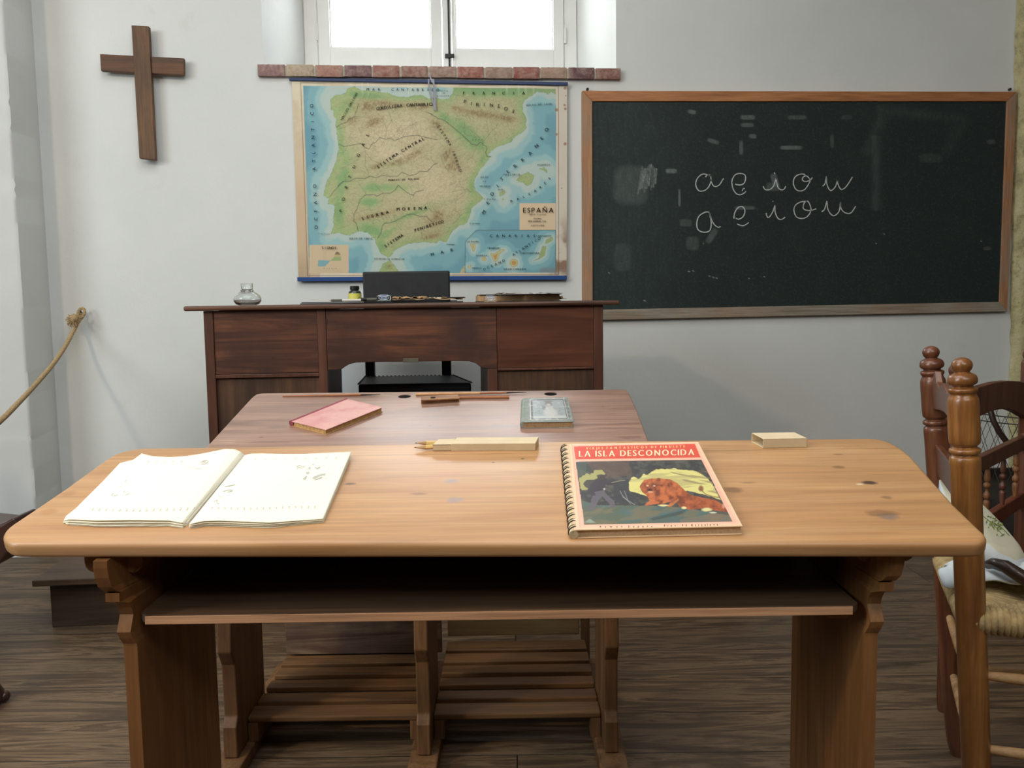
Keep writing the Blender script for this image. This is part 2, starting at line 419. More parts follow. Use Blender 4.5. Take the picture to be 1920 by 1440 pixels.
c = ramp(nt, n1, [(.3, rgb(70, 54, 40)), (.46, rgb(98, 78, 58)), (.56, rgb(132, 108, 82)), (.62, rgb(88, 68, 50)), (.75, rgb(112, 90, 68))])
c = mixc(nt, .7, c, ramp(nt, n2, [(.3, (.62,) * 3), (.6, (1, 1, 1))]), 'MULTIPLY')
c = mixc(nt, ramp(nt, br.outputs['Color'], [(0, (0, 0, 0)), (1, (.35,) * 3)]), c, rgb(76, 64, 52))
c = mixc(nt, br.outputs['Fac'], c, rgb(22, 16, 12))
L.new(c, bs_.inputs['Base Color']); bs_.inputs['Roughness'].default_value = .52; bs_.inputs['Specular IOR Level'].default_value = .35
bump(nt, bs_, n2, .15, .002); M_floor = m
b = MB(); b.add([(-5.5, -4, 0), (5, -4, 0), (5, 5.2, 0), (-5.5, 5.2, 0)], [(0, 1, 2, 3)]); b.add([(-5.5, -4, -.05), (5, -4, -.05), (5, 5.2, -.05), (-5.5, 5.2, -.05)], [(3, 2, 1, 0)])
fl = b.build('floor', M_floor); fl.rotation_euler = (0, 0, -YAW); S(fl)

# ------------------------------------------------------------------ window and its brick sill
M_white = plain('white_window_paint', rgb(222, 222, 218), .45, nz=.03, nscale=12)
M_iron = plain('dark_iron', rgb(58, 56, 54), .5, .6, nz=.2)
win = thing('window_1', None, None, (0, D + .3, wz0)); win['kind'] = 'structure'
def wl(x): return ony(x, 60, D + .3)[0]
def part_box(name, x0, x1, y0, y1, z0, z1, mat, par, bev=.002):
    bb = MB(); bb.box(x0, x1, y0, y1, z0, z1); return bb.build(name, mat, par, bevel=bev)
zt = .66; zb = -.02
f = MB(); xa, xb = wl(572), wl(597); f.box(xa, xb, -.035, .04, zb, zt); xc, xd = wl(1055), wl(1079); f.box(xc, xd, -.035, .04, zb, zt)
f.box(xa, xd, -.035, .04, zt - .06, zt); f.box(xb, xc, -.03, .04, zb - .02, zb + .012); f.build('window_frame', M_white, win, bevel=.003)
pz = ony(700, 94, D + .3)[2] - wz0
def sash(x0, x1, g0, g1, flip):
    s = MB(); z0, z1 = zb + .015, zt - .062
    s.box(x0, g0, -.045, 0, z0, z1); s.box(g1, x1, -.045, 0, z0, z1); s.box(g0, g1, -.045, 0, z0, pz); s.box(g0, g1, -.045, 0, z1 - .07, z1)
    # glazing bead
    s.box(g0, g0 + .007, -.03, -.01, pz, z1 - .07); s.box(g1 - .007, g1, -.03, -.01, pz, z1 - .07); s.box(g0, g1, -.03, -.01, pz, pz + .006)
    o = s.build('sash', M_white, win, bevel=.002)
    g = MB(); g.box(g0, g1, -.022, -.018, pz, z1 - .07); g.build('pane', M_glass_w, o)
    return o
m, nt, bb_ = newmat('window_glass'); nt.nodes.remove(bb_); tr = nt.nodes.new('ShaderNodeBsdfTransparent'); gl = nt.nodes.new('ShaderNodeBsdfGlossy'); gl.inputs['Roughness'].default_value = .02
mx = nt.nodes.new('ShaderNodeMixShader'); mx.inputs[0].default_value = .06; nt.links.new(tr.outputs[0], mx.inputs[1]); nt.links.new(gl.outputs[0], mx.inputs[2])
nt.links.new(mx.outputs[0], nt.nodes['Material Output'].inputs['Surface']); M_glass_w = m
sash(wl(598), wl(828), wl(620), wl(808), 0); sash(wl(847), wl(1054), wl(853), wl(1035), 1)
b = MB(); b.box(wl(829.5), wl(846), -.05, -.005, zb + .015, zt - .062); b.build('meeting_stile', M_white, win, bevel=.004)
b = MB(); b.lathe([(.0042, -.0), (.0042, .6)], (wl(841), -.056, zb + .015), n=8); b.build('bolt_rod', M_iron, win)
b = MB(); zc = ony(842, 106, D + .25)[2] - wz0; b.box(wl(833), wl(850), -.068, -.05, zc - .008, zc + .008); b.build('latch', M_iron, win, bevel=.002)
for (xx, y0, y1) in ((1057, 52, 82), (597, 45, 76)):
    b = MB(); za, zc = ony(xx, y1, D + .26)[2] - wz0, ony(xx, y0, D + .26)[2] - wz0
    b.lathe([(.006, 0), (.0065, .004), (.0065, zc - za - .004), (.006, zc - za)], (wl(xx), -.042, za), n=10); b.build('hinge', M_white, win, smooth=40)
# brick sill
bx0, bx1 = ony(481, 132, D - .03)[0], ony(1167, 137, D - .03)[0]; bz0, bz1 = ony(820, 145, D - .03)[2], ony(820, 124, D - .03)[2]
cols = [(150, 110, 108), (190, 168, 138), (178, 122, 104), (132, 92, 98), (164, 104, 92), (160, 112, 98), (168, 134, 118), (172, 100, 86), (166, 134, 116), (162, 88, 78), (176, 140, 118), (118, 78, 82), (150, 98, 88)]
m, nt, bs_ = newmat('old_brick'); a = nt.nodes.new('ShaderNodeAttribute'); a.attribute_name = 'paint'; v = mapping(nt, (1, 1, 1))
n1 = noise(nt, v, 34, 6, .7); c = mixc(nt, ramp(nt, n1, [(.42, (0, 0, 0)), (.66, (.55,) * 3)]), a.outputs['Color'], rgb(196, 176, 156))
n3 = noise(nt, v, 70, 4, .7); c = mixc(nt, .8, c, ramp(nt, n3, [(.3, (.6,) * 3), (.55, (1, 1, 1))]), 'MULTIPLY')
nt.links.new(c, bs_.inputs['Base Color']); bs_.inputs['Roughness'].default_value = .9; bump(nt, bs_, n1, .7, .01); M_brick = m
sill = thing('brick_sill', None, None, ((bx0 + bx1) / 2, D - .03, bz0)); sill.parent = win
sill.location = Vector(((bx0 + bx1) / 2, D - .03, bz0)) - Vector(win.location)
b = MB(); w = (bx1 - bx0) / 13; rnd = random.Random(5)
nsub = 6
for i, cc in enumerate(cols):
    x0 = bx0 + i * w + .004 - (bx0 + bx1) / 2; x1 = x0 + w - .009 + rnd.uniform(-.002, .002); z0 = rnd.uniform(-.001, .002); z1 = bz1 - bz0 + rnd.uniform(-.002, .002)
    gm = sum(cc) / 3; c = rgb(*[gm + (k_ - gm) * .8 for k_ in cc], 1.1); n0 = len(b.v)
    # slightly lumpy brick face
    nx, nz_ = 10, 4; vs = []; fs = []
    for k in range(nz_ + 1):
        for j in range(nx + 1):
            e = 0 if 0 < j < nx and 0 < k < nz_ else .004
            vs.append((x0 + (x1 - x0) * j / nx, e + rnd.uniform(-.0012, .0012), z0 + (z1 - z0) * k / nz_ + rnd.uniform(-.0008, .0008)))
    for k in range(nz_):
        for j in range(nx): a0 = k * (nx + 1) + j; fs.append((a0, a0 + 1, a0 + nx + 2, a0 + nx + 1))
    b.add(vs, fs, c)
    b.add([(x0, .004, z0), (x1, .004, z0), (x1, .13, z0), (x0, .13, z0), (x0, .004, z1), (x1, .004, z1), (x1, .13, z1), (x0, .13, z1)],
          [(0, 1, 2, 3), (7, 6, 5, 4), (0, 3, 7, 4), (1, 5, 6, 2)], c)
sb = b.build('brick_course', M_brick, sill, colors=True, smooth=60)
b = MB(); b.box(-(bx1 - bx0) / 2 + .004, (bx1 - bx0) / 2 - .006, .007, .13, .002, bz1 - bz0 - .003); b.build('mortar', plain('mortar', rgb(176, 168, 152), .95, nz=.15, nscale=60, bmp=.3), sill)

# ------------------------------------------------------------------ wooden cross
M_cross = wood('cross_wood', rgb(122, 88, 56), rgb(102, 72, 45), rgb(70, 48, 31), axis=2, s=1.1, rough=.55, blotch=.5, blotch_col=rgb(64, 42, 28))
M_cross2 = wood('cross_arm_wood', rgb(118, 80, 48), rgb(98, 64, 38), rgb(66, 42, 27), axis=0, s=1.1, rough=.55, blotch=.5, blotch_col=rgb(64, 42, 28), off=(2, 1, 0))
cp = ony(262, 118, D - .05)
cr = thing('wooden_cross', 'plain brown wooden cross hanging on the white wall left of the window', 'cross', (cp[0], D - .05, cp[2]))
def loc3(pts, Y, o): return [Vector(ony(x, y, Y)) - Vector(o) for x, y in pts]
b = MB(); b.prism(loc3([(246, 47), (279, 49), (292, 300), (261, 297)], D - .055, cr.location), (0, .026, 0)); b.build('upright', M_cross, cr, bevel=.003)
b = MB(); b.prism(loc3([(187, 101), (345, 109), (345, 141), (189, 133)], D - .047, cr.location), (0, .022, 0)); b.build('crossbar', M_cross2, cr, bevel=.003)
b = MB(); b.lathe([(.004, 0), (.004, .04)], (0, .0, .0), (0, 1, 0), n=8); b.build('nail', M_iron, cr)

# ------------------------------------------------------------------ blackboard
bo = ony(1500, 380, D)
bb = thing('blackboard', 'long dark green blackboard in an orange wooden frame, vowels written on it in chalk', 'blackboard', (bo[0], D, bo[2]))
O = bb.location
M_fr1 = wood('board_frame_wood', rgb(196, 136, 88), rgb(180, 120, 76), rgb(150, 96, 60), axis=0, s=1.3, rough=.5)
M_fr2 = wood('board_frame_side_wood', rgb(190, 140, 100), rgb(176, 128, 92), rgb(146, 104, 72), axis=2, s=1.3, rough=.55, blotch=.6, blotch_col=rgb(150, 138, 122))
M_fr3 = wood('board_frame_dusty_wood', rgb(164, 156, 140), rgb(150, 140, 124), rgb(126, 112, 94), axis=0, s=1.3, rough=.7, blotch=.4, blotch_col=rgb(154, 114, 84))
YB = D - .03
def fr(name, pts, mat, th=.028): bq = MB(); bq.prism(loc3(pts, YB, O), (0, th, 0)); return bq.build(name, mat, bb, bevel=.002)
fr('frame_top', [(1092, 170), (1907, 172), (1888.5, 190), (1110.6, 190)], M_fr1)
fr('frame_left', [(1092, 170.3), (1110.6, 190), (1111.5, 581), (1093, 600.6)], M_fr2)
fr('frame_right', [(1907, 172.3), (1889, 584), (1874.5, 566), (1888.5, 190)], M_fr2)
fr('frame_bottom', [(1093, 600.6), (1111.5, 581), (1874.5, 566), (1889, 584)], M_fr3, .034)
for (x, y) in ((1101, 168), (1892, 168)):
    q = Vector(ony(x, y, D - .01)) - Vector(O); b = MB(); b.lathe([(.006, 0), (.006, .01), (.003, .012)], q, (0, -1, 0), n=10); b.build('screw', M_iron, bb)
# the writing surface with its smears of chalk
nx, ny = 560, 280
cs = [(1109, 188), (1890, 188), (1876, 567), (1110, 583)]
Cw = [np.array(ony(x, y, YB + .008)) for x, y in cs]
U, V = np.meshgrid(np.linspace(0, 1, nx), np.linspace(0, 1, ny))
Pw = (Cw[0][None, None] * ((1 - U) * (1 - V))[..., None] + Cw[1] * (U * (1 - V))[..., None] + Cw[2] * (U * V)[..., None] + Cw[3] * ((1 - U) * V)[..., None])
X, Y = projN(Pw.reshape(-1, 3)); X = X.reshape(ny, nx); Y = Y.reshape(ny, nx)
n = fbm(X * .02, Y * .02, 5); n2 = fbm(X * .25, Y * .06, 3); n3 = fbm(X * .6, Y * .6, 2)
C = np.zeros((ny, nx, 3)) + s2l((36, 46, 44))
C = lay(C, (n - .45) * .6, (48, 60, 57)); C = lay(C, np.clip(.25 * np.exp(-((X - 1170) / 90) ** 2) * (n2 + .2), 0, 1), (70, 84, 80))
def smear(cx, cy, rx, ry, a, ang=0, col=(150, 160, 155)):
    global C
    dx = X - cx; dy = Y - cy; u = (dx * cos(ang) + dy * sin(ang)) / rx; v = (-dx * sin(ang) + dy * cos(ang)) / ry
    C = lay(C, a * np.clip(1.35 - (u ** 4 + v ** 4), 0, 1) * (.45 + .9 * n3 * n2), col)
z = lambda x, y: (1080 + x / 2.2857, 150 + y / 2.2857)
for (x, y, rx, ry, a, g) in [(497, 137, 18, 9, .42, .2), (736, 160, 32, 10, .38, 0), (734, 193, 28, 9, .38, 0), (757, 241, 16, 9, .42, .1), (588, 263, 26, 9, .35, .3), (708, 290, 9, 30, .36, 0), (922, 290, 48, 9, .48, 0), (948, 160, 42, 9, .25, 0),
                             (1160, 160, 22, 10, .12, 0), (408, 390, 24, 10, .55, 0), (443, 505, 5, 38, .5, 0), (725, 548, 44, 8, .34, 0), (1098, 262, 8, 30, .2, 0), (852, 430, 14, 30, .4, -.3), (845, 458, 30, 18, .3, 0), (500, 700, 28, 30, .18, 0), (582, 668, 14, 36, .3, .6), (470, 612, 26, 16, .2, 0), (1520, 335, 50, 20, .1, 0),
                             (1780, 265, 18, 10, .2, 0), (1762, 722, 16, 8, .22, 0), (235, 450, 75, 85, .2, 0), (200, 760, 40, 60, .1, 0)]:
    p = z(x, y); smear(p[0], p[1], rx / 2.28, ry / 2.28, a, g)
for k in range(9):
    t = k / 8; p0 = z(285 + 60 * t, 372 + 10 * sin(k)); p1 = z(265 + 75 * t, 475 - 20 * t + 12 * cos(k * 2))
    C = lay(C, .45 * np.clip(1.6 - dist_line(X, Y, [p0, p1]) / 1.2, 0, 1) * (n3 + .1) * (.4 + .6 * (k % 3) / 2 + .2), (190, 198, 192))
arc = [z(1250 + 60 * sin(t * .6), 300 - 200 * sin(t * .35)) for t in np.linspace(0, 3, 8)] + [z(1660, 170), z(1590, 300)]
C = lay(C, .10 * np.clip(1 - dist_line(X, Y, arc) / 16, 0, 1) * n2 * 1.3, (130, 140, 136))
C = lay(C, .13 * np.exp(-((X - z(1285, 0)[0]) / 8) ** 2) * (Y > z(0, 240)[1]) * (Y < z(0, 560)[1]) * (.3 + n2), (140, 150, 146))
for (x, y, l) in [(140, 827, 5), (570, 840, 3), (585, 845, 7), (600, 848, 5), (740, 850, 3), (480, 820, 7), (500, 818, 5), (1098, 970, 3), (1285, 700, 3), (1320, 660, 2), (805, 843, 3), (290, 945, 8), (545, 700, 2), (1735, 690, 2)]:
    p = z(x, y); C = lay(C, .8 * np.clip(1.2 - dist_line(X, Y, [p, (p[0] + l / 2.3, p[1] + .5)]) / .9, 0, 1), (175, 182, 178))
C = lay(C, .15 * (n3 > .66) * n2, (110, 120, 116))
M_board = painted('chalkboard_paint', .62, .3)
Pl = Pw - np.array(O)
grid_mesh('writing_surface', Pl, C, M_board, bb)
M_chalk = plain('chalk', rgb(190, 196, 192), .95, nz=.25, nscale=300)
def ribbon(mb, pts, fn, w, e=0.0006, sm=True):
    P = [np.array(p, float) for p in pts]
    if sm:                                   # Catmull-Rom
        Q = []
        for i in range(len(P) - 1):
            a, b_, c_, d_ = P[max(i - 1, 0)], P[i], P[i + 1], P[min(i + 2, len(P) - 1)]
            for t in np.linspace(0, 1, 7)[:-1]:
                Q.append(.5 * (2 * b_ + (c_ - a) * t + (2 * a - 5 * b_ + 4 * c_ - d_) * t * t + (3 * b_ - a - 3 * c_ + d_) * t ** 3))
        Q.append(P[-1]); P = Q
    vs = []; fs = []
    for i, p in enumerate(P):
        t = P[min(i + 1, len(P) - 1)] - P[max(i - 1, 0)]; L_ = np.hypot(*t) or 1; nn = np.array([-t[1], t[0]]) / L_
        ww = w * (.75 + .5 * vnoise(np.array([p[0] * .7]), np.array([p[1] * .7]))[0])
        vs += [fn(*(p + nn * ww / 2), e), fn(*(p - nn * ww / 2), e)]
    for i in range(len(P) - 1): fs.append((2 * i, 2 * i + 1, 2 * i + 3, 2 * i + 2))
    mb.add(vs, fs)
fnB = lambda x, y, e=0: Vector(ony(x, y, YB + .008 - .0006 - e)) - Vector(O)
q = lambda L_: [(1280 + x * .1875, 300 + y * .1875) for x, y in L_]
strokes = [[(280, 160), (205, 140), (150, 180), (130, 240), (150, 295), (185, 312), (235, 295), (270, 250), (285, 190), (278, 150)], [(278, 150), (285, 210), (305, 255), (335, 265), (370, 245), (395, 205), (410, 185)], [(228, 170), (245, 152), (275, 152)],
 [(525, 242), (570, 250), (610, 235), (628, 195), (622, 150), (580, 135), (530, 145), (500, 185), (492, 230), (505, 290), (535, 335), (575, 348), (615, 330), (632, 312)], [(595, 310), (605, 288), (622, 285)],
 [(805, 262), (825, 295), (870, 295), (905, 265), (930, 200), (935, 172)], [(935, 172), (940, 220), (955, 275), (985, 298), (1015, 290), (1030, 262)], [(914, 126), (920, 132), (924, 142)],
 [(1225, 150), (1200, 140), (1150, 150), (1115, 185), (1108, 240), (1130, 290), (1170, 310), (1220, 295), (1260, 240), (1274, 200), (1240, 160), (1205, 172), (1198, 200), (1225, 215), (1270, 205), (1298, 175)],
 [(1400, 262), (1425, 232), (1436, 165), (1440, 230), (1460, 285), (1485, 305), (1525, 270), (1545, 210), (1548, 165), (1550, 230), (1575, 285), (1600, 292), (1640, 260), (1698, 170)],
 [(265, 522), (225, 522), (165, 560), (142, 625), (150, 690), (195, 720), (250, 718), (278, 690), (285, 620), (265, 522), (290, 600), (320, 650), (355, 672), (380, 665)],
 [(512, 585), (520, 530), (550, 480), (590, 465), (618, 490), (620, 530), (600, 570), (560, 592), (530, 580)], [(545, 640), (600, 658), (640, 640), (660, 625)],
 [(835, 530), (840, 556), (860, 575), (900, 520), (922, 455), (925, 520), (950, 580), (985, 595), (1025, 572)], [(900, 410), (906, 416)],
 [(1240, 412), (1180, 420), (1130, 450), (1112, 500), (1135, 565), (1185, 585), (1240, 570), (1278, 520), (1280, 470), (1250, 412), (1215, 430), (1205, 480), (1230, 500), (1280, 505), (1335, 488)],
 [(1390, 518), (1420, 490), (1442, 410), (1448, 480), (1480, 540), (1520, 555), (1565, 510), (1578, 420), (1582, 480), (1620, 525), (1680, 530), (1730, 462)]]
for idx in ((0, 1, 2), (3, 4), (5, 6, 7), (8,), (9,), (10,), (11, 12), (13, 14), (15,), (16,)):
    b = MB()
    for i_ in idx: ribbon(b, q(strokes[i_]), fnB, 1.9)
    b.build('chalk_letter', M_chalk, bb)

# ------------------------------------------------------------------ map of Spain
YM = D - .02
mo = ony(805, 340, YM)
mp_ = thing('wall_map', 'worn physical wall map of Spain hanging between two blue rods under the window', 'map', (mo[0], YM, mo[2]))
O = mp_.location
nx, ny = 720, 520
cs = [(547, 152), (1063.3, 157.5), (1062.5, 519), (559.7, 521)]
U, V = np.meshgrid(np.linspace(0, 1, nx), np.linspace(0, 1, ny))
cw = [np.array(ony(x, y, YM)) for x, y in cs]
Pw = (cw[0] * ((1 - U) * (1 - V))[..., None] + cw[1] * (U * (1 - V))[..., None] + cw[2] * (U * V)[..., None] + cw[3] * ((1 - U) * V)[..., None])
X, Y = projN(Pw.reshape(-1, 3)); X = X.reshape(ny, nx); Y = Y.reshape(ny, nx)
bulge = .004 * np.sin(U * 9 + 1) * np.sin(V * pi) + .003 * np.sin(U * 21) * np.exp(-V * 5) * (V > .01)
Pw[..., 1] += bulge
coast = [(618.8, 186.7), (627.5, 178), (640, 178), (648, 174), (651, 166), (665, 163), (677, 169), (695, 170), (712, 173), (726.6, 174), (740, 179), (751, 181.5), (767, 181.5), (779, 178), (794, 179), (802.5, 185), (817.5, 184), (828, 186.7), (842, 184), (849, 173.5), (850, 150), (1060, 150), (1060, 165), (1046, 176), (1040.6, 176.5), (1034, 172), (1027.5, 177), (1018, 173), (1007, 172), (998, 178.7), (983.7, 187.4), (979, 197), (981, 211.5), (988, 224.6), (985, 233), (988, 239), (981, 247), (965, 257), (957.5, 267), (931, 276), (921, 284), (915, 290), (921, 294), (914, 302), (908, 309), (900.6, 318), (890, 335), (889, 349), (893, 357.7), (906.5, 372), (896, 381), (884.6, 390), (879.5, 409), (873, 420.4), (861, 423), (846.7, 435), (836.5, 455.4), (826, 451), (817.5, 456), (794, 454), (764.6, 457), (741, 468.5), (732.5, 480), (728, 483), (715, 476), (706, 460), (702, 447), (688.8, 436.5), (674, 433), (655, 442), (633, 436.5), (620, 439), (626, 423), (624, 410), (626, 403), (627.5, 385.5), (614, 381), (616, 372), (606, 366.5), (610, 350), (613, 339), (620, 326.7), (629, 306), (632, 292), (635, 278.6), (632, 251), (629, 233), (631, 224), (624, 217), (626, 208), (621, 206)]
africa = [(731, 487.5), (740, 498), (747, 508), (752, 530), (705, 530), (712, 508), (718, 495)]
afr2 = [(873, 497), (864, 506), (857, 530), (873, 530)]
isl = [[(967.7, 337), (977, 328), (992.5, 321), (993, 324.5), (1002, 328), (997, 344), (989.6, 349), (981, 341.7), (973.5, 341)], [(1010, 316.5), (1018.8, 314), (1025.3, 318.6), (1026, 324), (1018.8, 320)], [(935.6, 365.7), (937, 360.6), (945.8, 356), (948.5, 359), (943.6, 366.5), (937, 367.6)], [(941, 372), (944, 371), (946, 375), (942, 374.5)]]
circ = lambda x, y, r: [(x + r * cos(t), y + r * .95 * sin(t)) for t in np.linspace(0, 2 * pi, 11)[:-1]]
can = [[(881.7, 458.3), (890.4, 457), (891, 465.6), (887.5, 472), (883.9, 464)], [(919.6, 475.8), (926.9, 475.8), (940, 467.8), (945.8, 467.8), (935.6, 477), (932.7, 489), (926.9, 490.4)], circ(907.6, 485.8, 4), [(875.8, 500), (883.9, 497), (881, 504)], circ(963.6, 493, 7.5), [(1017.3, 462), (1023.9, 462), (1021, 478.8), (1011.5, 485.3), (999.8, 489), (1010, 484.6)], [(1022.4, 456.9), (1024.6, 449.6), (1035.5, 444.5), (1036, 450.3), (1029, 454.7)]]
jx = (fbm(X * .25, Y * .25, 3) - .5) * 4; jy = (fbm(X * .25 + 50, Y * .25, 3) - .5) * 4
Xj, Yj = X + jx * .6, Y + jy * .6
inset = [(872, 512), (872.5, 453), (893, 431.3), (1041.8, 431.3), (1041.8, 512)]
ins = in_poly(X, Y, inset)
land = (in_poly(Xj, Yj, coast) | in_poly(Xj, Yj, africa) | in_poly(Xj, Yj, afr2))
for p in isl: land |= in_poly(Xj, Yj, p)
land &= ~ins
landc = np.zeros_like(land)
for p in can: landc |= in_poly(X + jx * .2, Y + jy * .2, p)
dc = dist_line(X, Y, coast, True)
for p in isl: dc = np.minimum(dc, dist_line(X, Y, p, True))
dc = np.minimum(dc, dist_line(X, Y, africa, True))
dcc = np.full(X.shape, 1e9)
for p in can: dcc = np.minimum(dcc, dist_line(X, Y, p, True))
big = fbm(X * .018, Y * .018, 4)
dd = np.where(ins, dcc * 2.2, dc) + (big - .5) * 34 + jx
C = np.zeros((ny, nx, 3)) + s2l((92, 154, 170))
C = lay(C, np.clip((50 - dd) / 9, 0, 1) * .85, (116, 172, 182)); C = lay(C, np.clip((27 - dd) / 6, 0, 1), (146, 188, 190)); C = lay(C, np.clip((14 - dd) / 5, 0, 1), (178, 196, 188))
C = lay(C, .35 * np.clip((X - 560) / 60, 0, 1) * 0 + .3 * (X < 605) * (dd > 40), (66, 140, 170))
C = lay(C, .25 * (fbm(X * .05, Y * .02, 4) - .3), (120, 190, 200))
# land tints
def blob(cx, cy, rx, ry, ang=0):
    dx = Xj - cx; dy = Yj - cy; u = (dx * cos(ang) + dy * sin(ang)) / rx; v = (-dx * sin(ang) + dy * cos(ang)) / ry
    return np.exp(-(u * u + v * v))
g = np.zeros_like(X)
for a in [(640, 350, 16, 60, .15), (636, 395, 14, 40, 0), (700, 435, 34, 14, .4), (722, 440, 40, 10, -.55), (715, 460, 14, 18, 0), (770, 403, 60, 8, -.35), (880, 255, 60, 20, .75), (840, 225, 40, 10, .7), (720, 352, 50, 10, 0), (885, 350, 10, 22, 0), (880, 395, 10, 20, .4), (870, 410, 12, 10, 0), (640, 270, 8, 30, 0), (680, 178, 60, 7, .1), (780, 182, 50, 5, 0), (930, 168, 140, 14, .02), (985, 205, 8, 26, 0), (905, 300, 8, 20, .5), (965, 262, 40, 5, -.5), (645, 200, 18, 22, 0), (725, 500, 14, 12, 0), (690, 380, 24, 10, 0), (850, 440, 8, 14, .5)]:
    g = np.maximum(g, blob(*a))
br_ = np.zeros_like(X)
for a in [(905, 214, 58, 7, .18), (948, 222, 26, 7, .1), (860, 205, 20, 6, .3), (745, 305, 26, 5, -.25), (775, 290, 26, 7, -.5), (850, 310, 14, 16, .5), (806, 444, 26, 6, -.2), (815, 415, 22, 12, -.6), (822, 405, 14, 16, 0), (720, 195, 50, 8, .05), (700, 230, 22, 10, -.6), (820, 235, 22, 9, .6), (690, 200, 24, 14, 0), (660, 225, 16, 8, 0), (790, 200, 30, 8, 0), (705, 312, 16, 5, -.5), (838, 290, 12, 18, .5), (700, 405, 40, 5, -.2), (730, 500, 6, 5, 0)]:
    br_ = np.maximum(br_, blob(*a))
wx_ = X + 9 * (fbm(X * .05, Y * .05 + 9, 3) - .5); wy_ = Y + 9 * (fbm(X * .05 + 40, Y * .05, 3) - .5)
rid = np.abs(fbm(wx_ * .13 + .08 * wy_, wy_ * .20 - .03 * wx_, 4) - .5) * 2
rid2 = fbm(X * .35, Y * .35, 3)
g = g + .5 * np.clip((fbm(X * .03 + 3, Y * .045, 4) - .5) * 3, -.2, .6) * (1 - blob(800, 350, 60, 40)) * (1 - blob(740, 245, 70, 30))
coastg = np.exp(-(dc / 9.0) ** 1.4)
LC = np.zeros((ny, nx, 3)) + s2l((194, 180, 140))
LC = lay(LC, .55 + 0 * g, (168, 178, 130)); LC = lay(LC, blob(740, 250, 80, 36) * .8 + blob(810, 350, 70, 46) * .75 + blob(740, 290, 40, 14) * .6, (216, 198, 164))
LC = lay(LC, np.clip(g * 1.3, 0, 1) * .85, (160, 178, 120)); LC = lay(LC, np.clip(coastg * 1.5 - br_ * .3, 0, 1) * .85, (150, 180, 118))
LC = lay(LC, np.clip((g - .52 + (rid2 - .5) * .35) * 2.6, 0, 1) * .85, (134, 172, 110)); LC = lay(LC, blob(930, 166, 150, 13) * .95, (116, 166, 108)); LC = lay(LC, np.clip((g - .85) * 3, 0, .6), (112, 162, 104))
LC = lay(LC, np.clip((.2 - rid) * 6, 0, 1) * .32 * (1 - np.clip(g, 0, 1) * .6), (150, 128, 90)); LC = lay(LC, np.clip(br_ * (1.3 - rid) * .62, 0, .62) * (rid2 + .4), (152, 128, 84))
hat = vnoise(X * .9 + Y * .25, Y * .22 - X * .05)
LC = lay(LC, np.clip((br_ - .55) * 2.0 * (hat > .45) * (rid2 > .4), 0, .75), (122, 100, 62)); LC = lay(LC, np.clip((rid - .55) * 2.5, 0, .4), (216, 204, 168))
sp = fbm(wx_ * .5 + 7, wy_ * .5, 3); tl = np.abs(sp - .5); LC = lay(LC, np.clip((.02 - tl) * 50, 0, 1) * .42 * (fbm(X * .06 + 5, Y * .06, 2) > .42), (104, 96, 66))
sp2 = fbm(wx_ * .28 - wy_ * .2, wy_ * .35 + 11, 2); LC = lay(LC, np.clip((.014 - np.abs(sp2 - .5)) * 70, 0, 1) * .5, (96, 90, 62))
LC = lay(LC, np.clip(1.1 - np.minimum(dc, 3) / .9, 0, 1) * .5, (78, 110, 82))
C = np.where(land[..., None], LC, C)
CC = np.zeros((ny, nx, 3)) + s2l((190, 190, 130)); CC = lay(CC, np.clip((dcc - 1.5) / 2, 0, 1), (188, 140, 80)); CC = lay(CC, (X > 996) * .9, (138, 170, 108))
C = np.where((landc & ins)[..., None], CC, C); C = lay(C, (np.clip(1.2 - dcc / .55, 0, 1)) * ins * .6, (110, 96, 60))
def dr(pts, w, col, a=1.0, cl=False):
    global C
    C = lay(C, np.clip(w + .5 - dist_line(X + jx * .35, Y + jy * .35, pts, cl), 0, 1) * a, col)
z1 = lambda L_: [(540 + x * .14583, 140 + y * .14583) for x, y in L_]
z2 = lambda L_: [(800 + x * .14583, 140 + y * .14583) for x, y in L_]
z3 = lambda L_: [(540 + x * .14583, 330 + y * .14583) for x, y in L_]
z4 = lambda L_: [(800 + x * .14583, 330 + y * .14583) for x, y in L_]
RC = (40, 66, 56)
for r in [z1([(650, 890), (720, 925), (880, 895), (940, 885), (990, 940), (1045, 955), (1080, 890), (1130, 870), (1180, 810), (1240, 830), (1330, 825), (1370, 850), (1480, 805), (1560, 790), (1650, 780), (1800, 815), (1920, 840)]), z1([(620, 680), (680, 635), (760, 610), (780, 575), (860, 540), (870, 490), (910, 370)]),
          z1([(640, 1430), (700, 1370), (800, 1370), (870, 1330), (1000, 1335), (1050, 1305), (1130, 1325), (1210, 1295), (1270, 1305), (1360, 1310), (1410, 1305), (1460, 1260), (1500, 1270), (1560, 1300), (1640, 1285), (1700, 1245), (1790, 1245), (1880, 1155), (1920, 1140)]), z3([(720, 65), (640, 140), (590, 190), (545, 260)]),
          z3([(900, 705), (880, 610), (845, 580), (850, 480), (885, 430), (930, 300), (1000, 240), (1110, 240), (1145, 260), (1230, 220), (1310, 225), (1380, 180), (1415, 120), (1490, 185), (1540, 220), (1610, 250), (1640, 210), (1740, 180)]), z3([(1155, 800), (1200, 720), (1210, 640), (1250, 605), (1320, 605), (1420, 560), (1530, 500), (1610, 490), (1690, 520), (1780, 520), (1840, 590)]),
          z2([(0, 480), (60, 510), (140, 560), (230, 590), (330, 670), (430, 750), (520, 830), (575, 890), (650, 905), (690, 870), (720, 880), (725, 905), (765, 920), (775, 960), (755, 1000), (775, 1050), (830, 1055)])]:
    dr(r, .5, RC, 1)
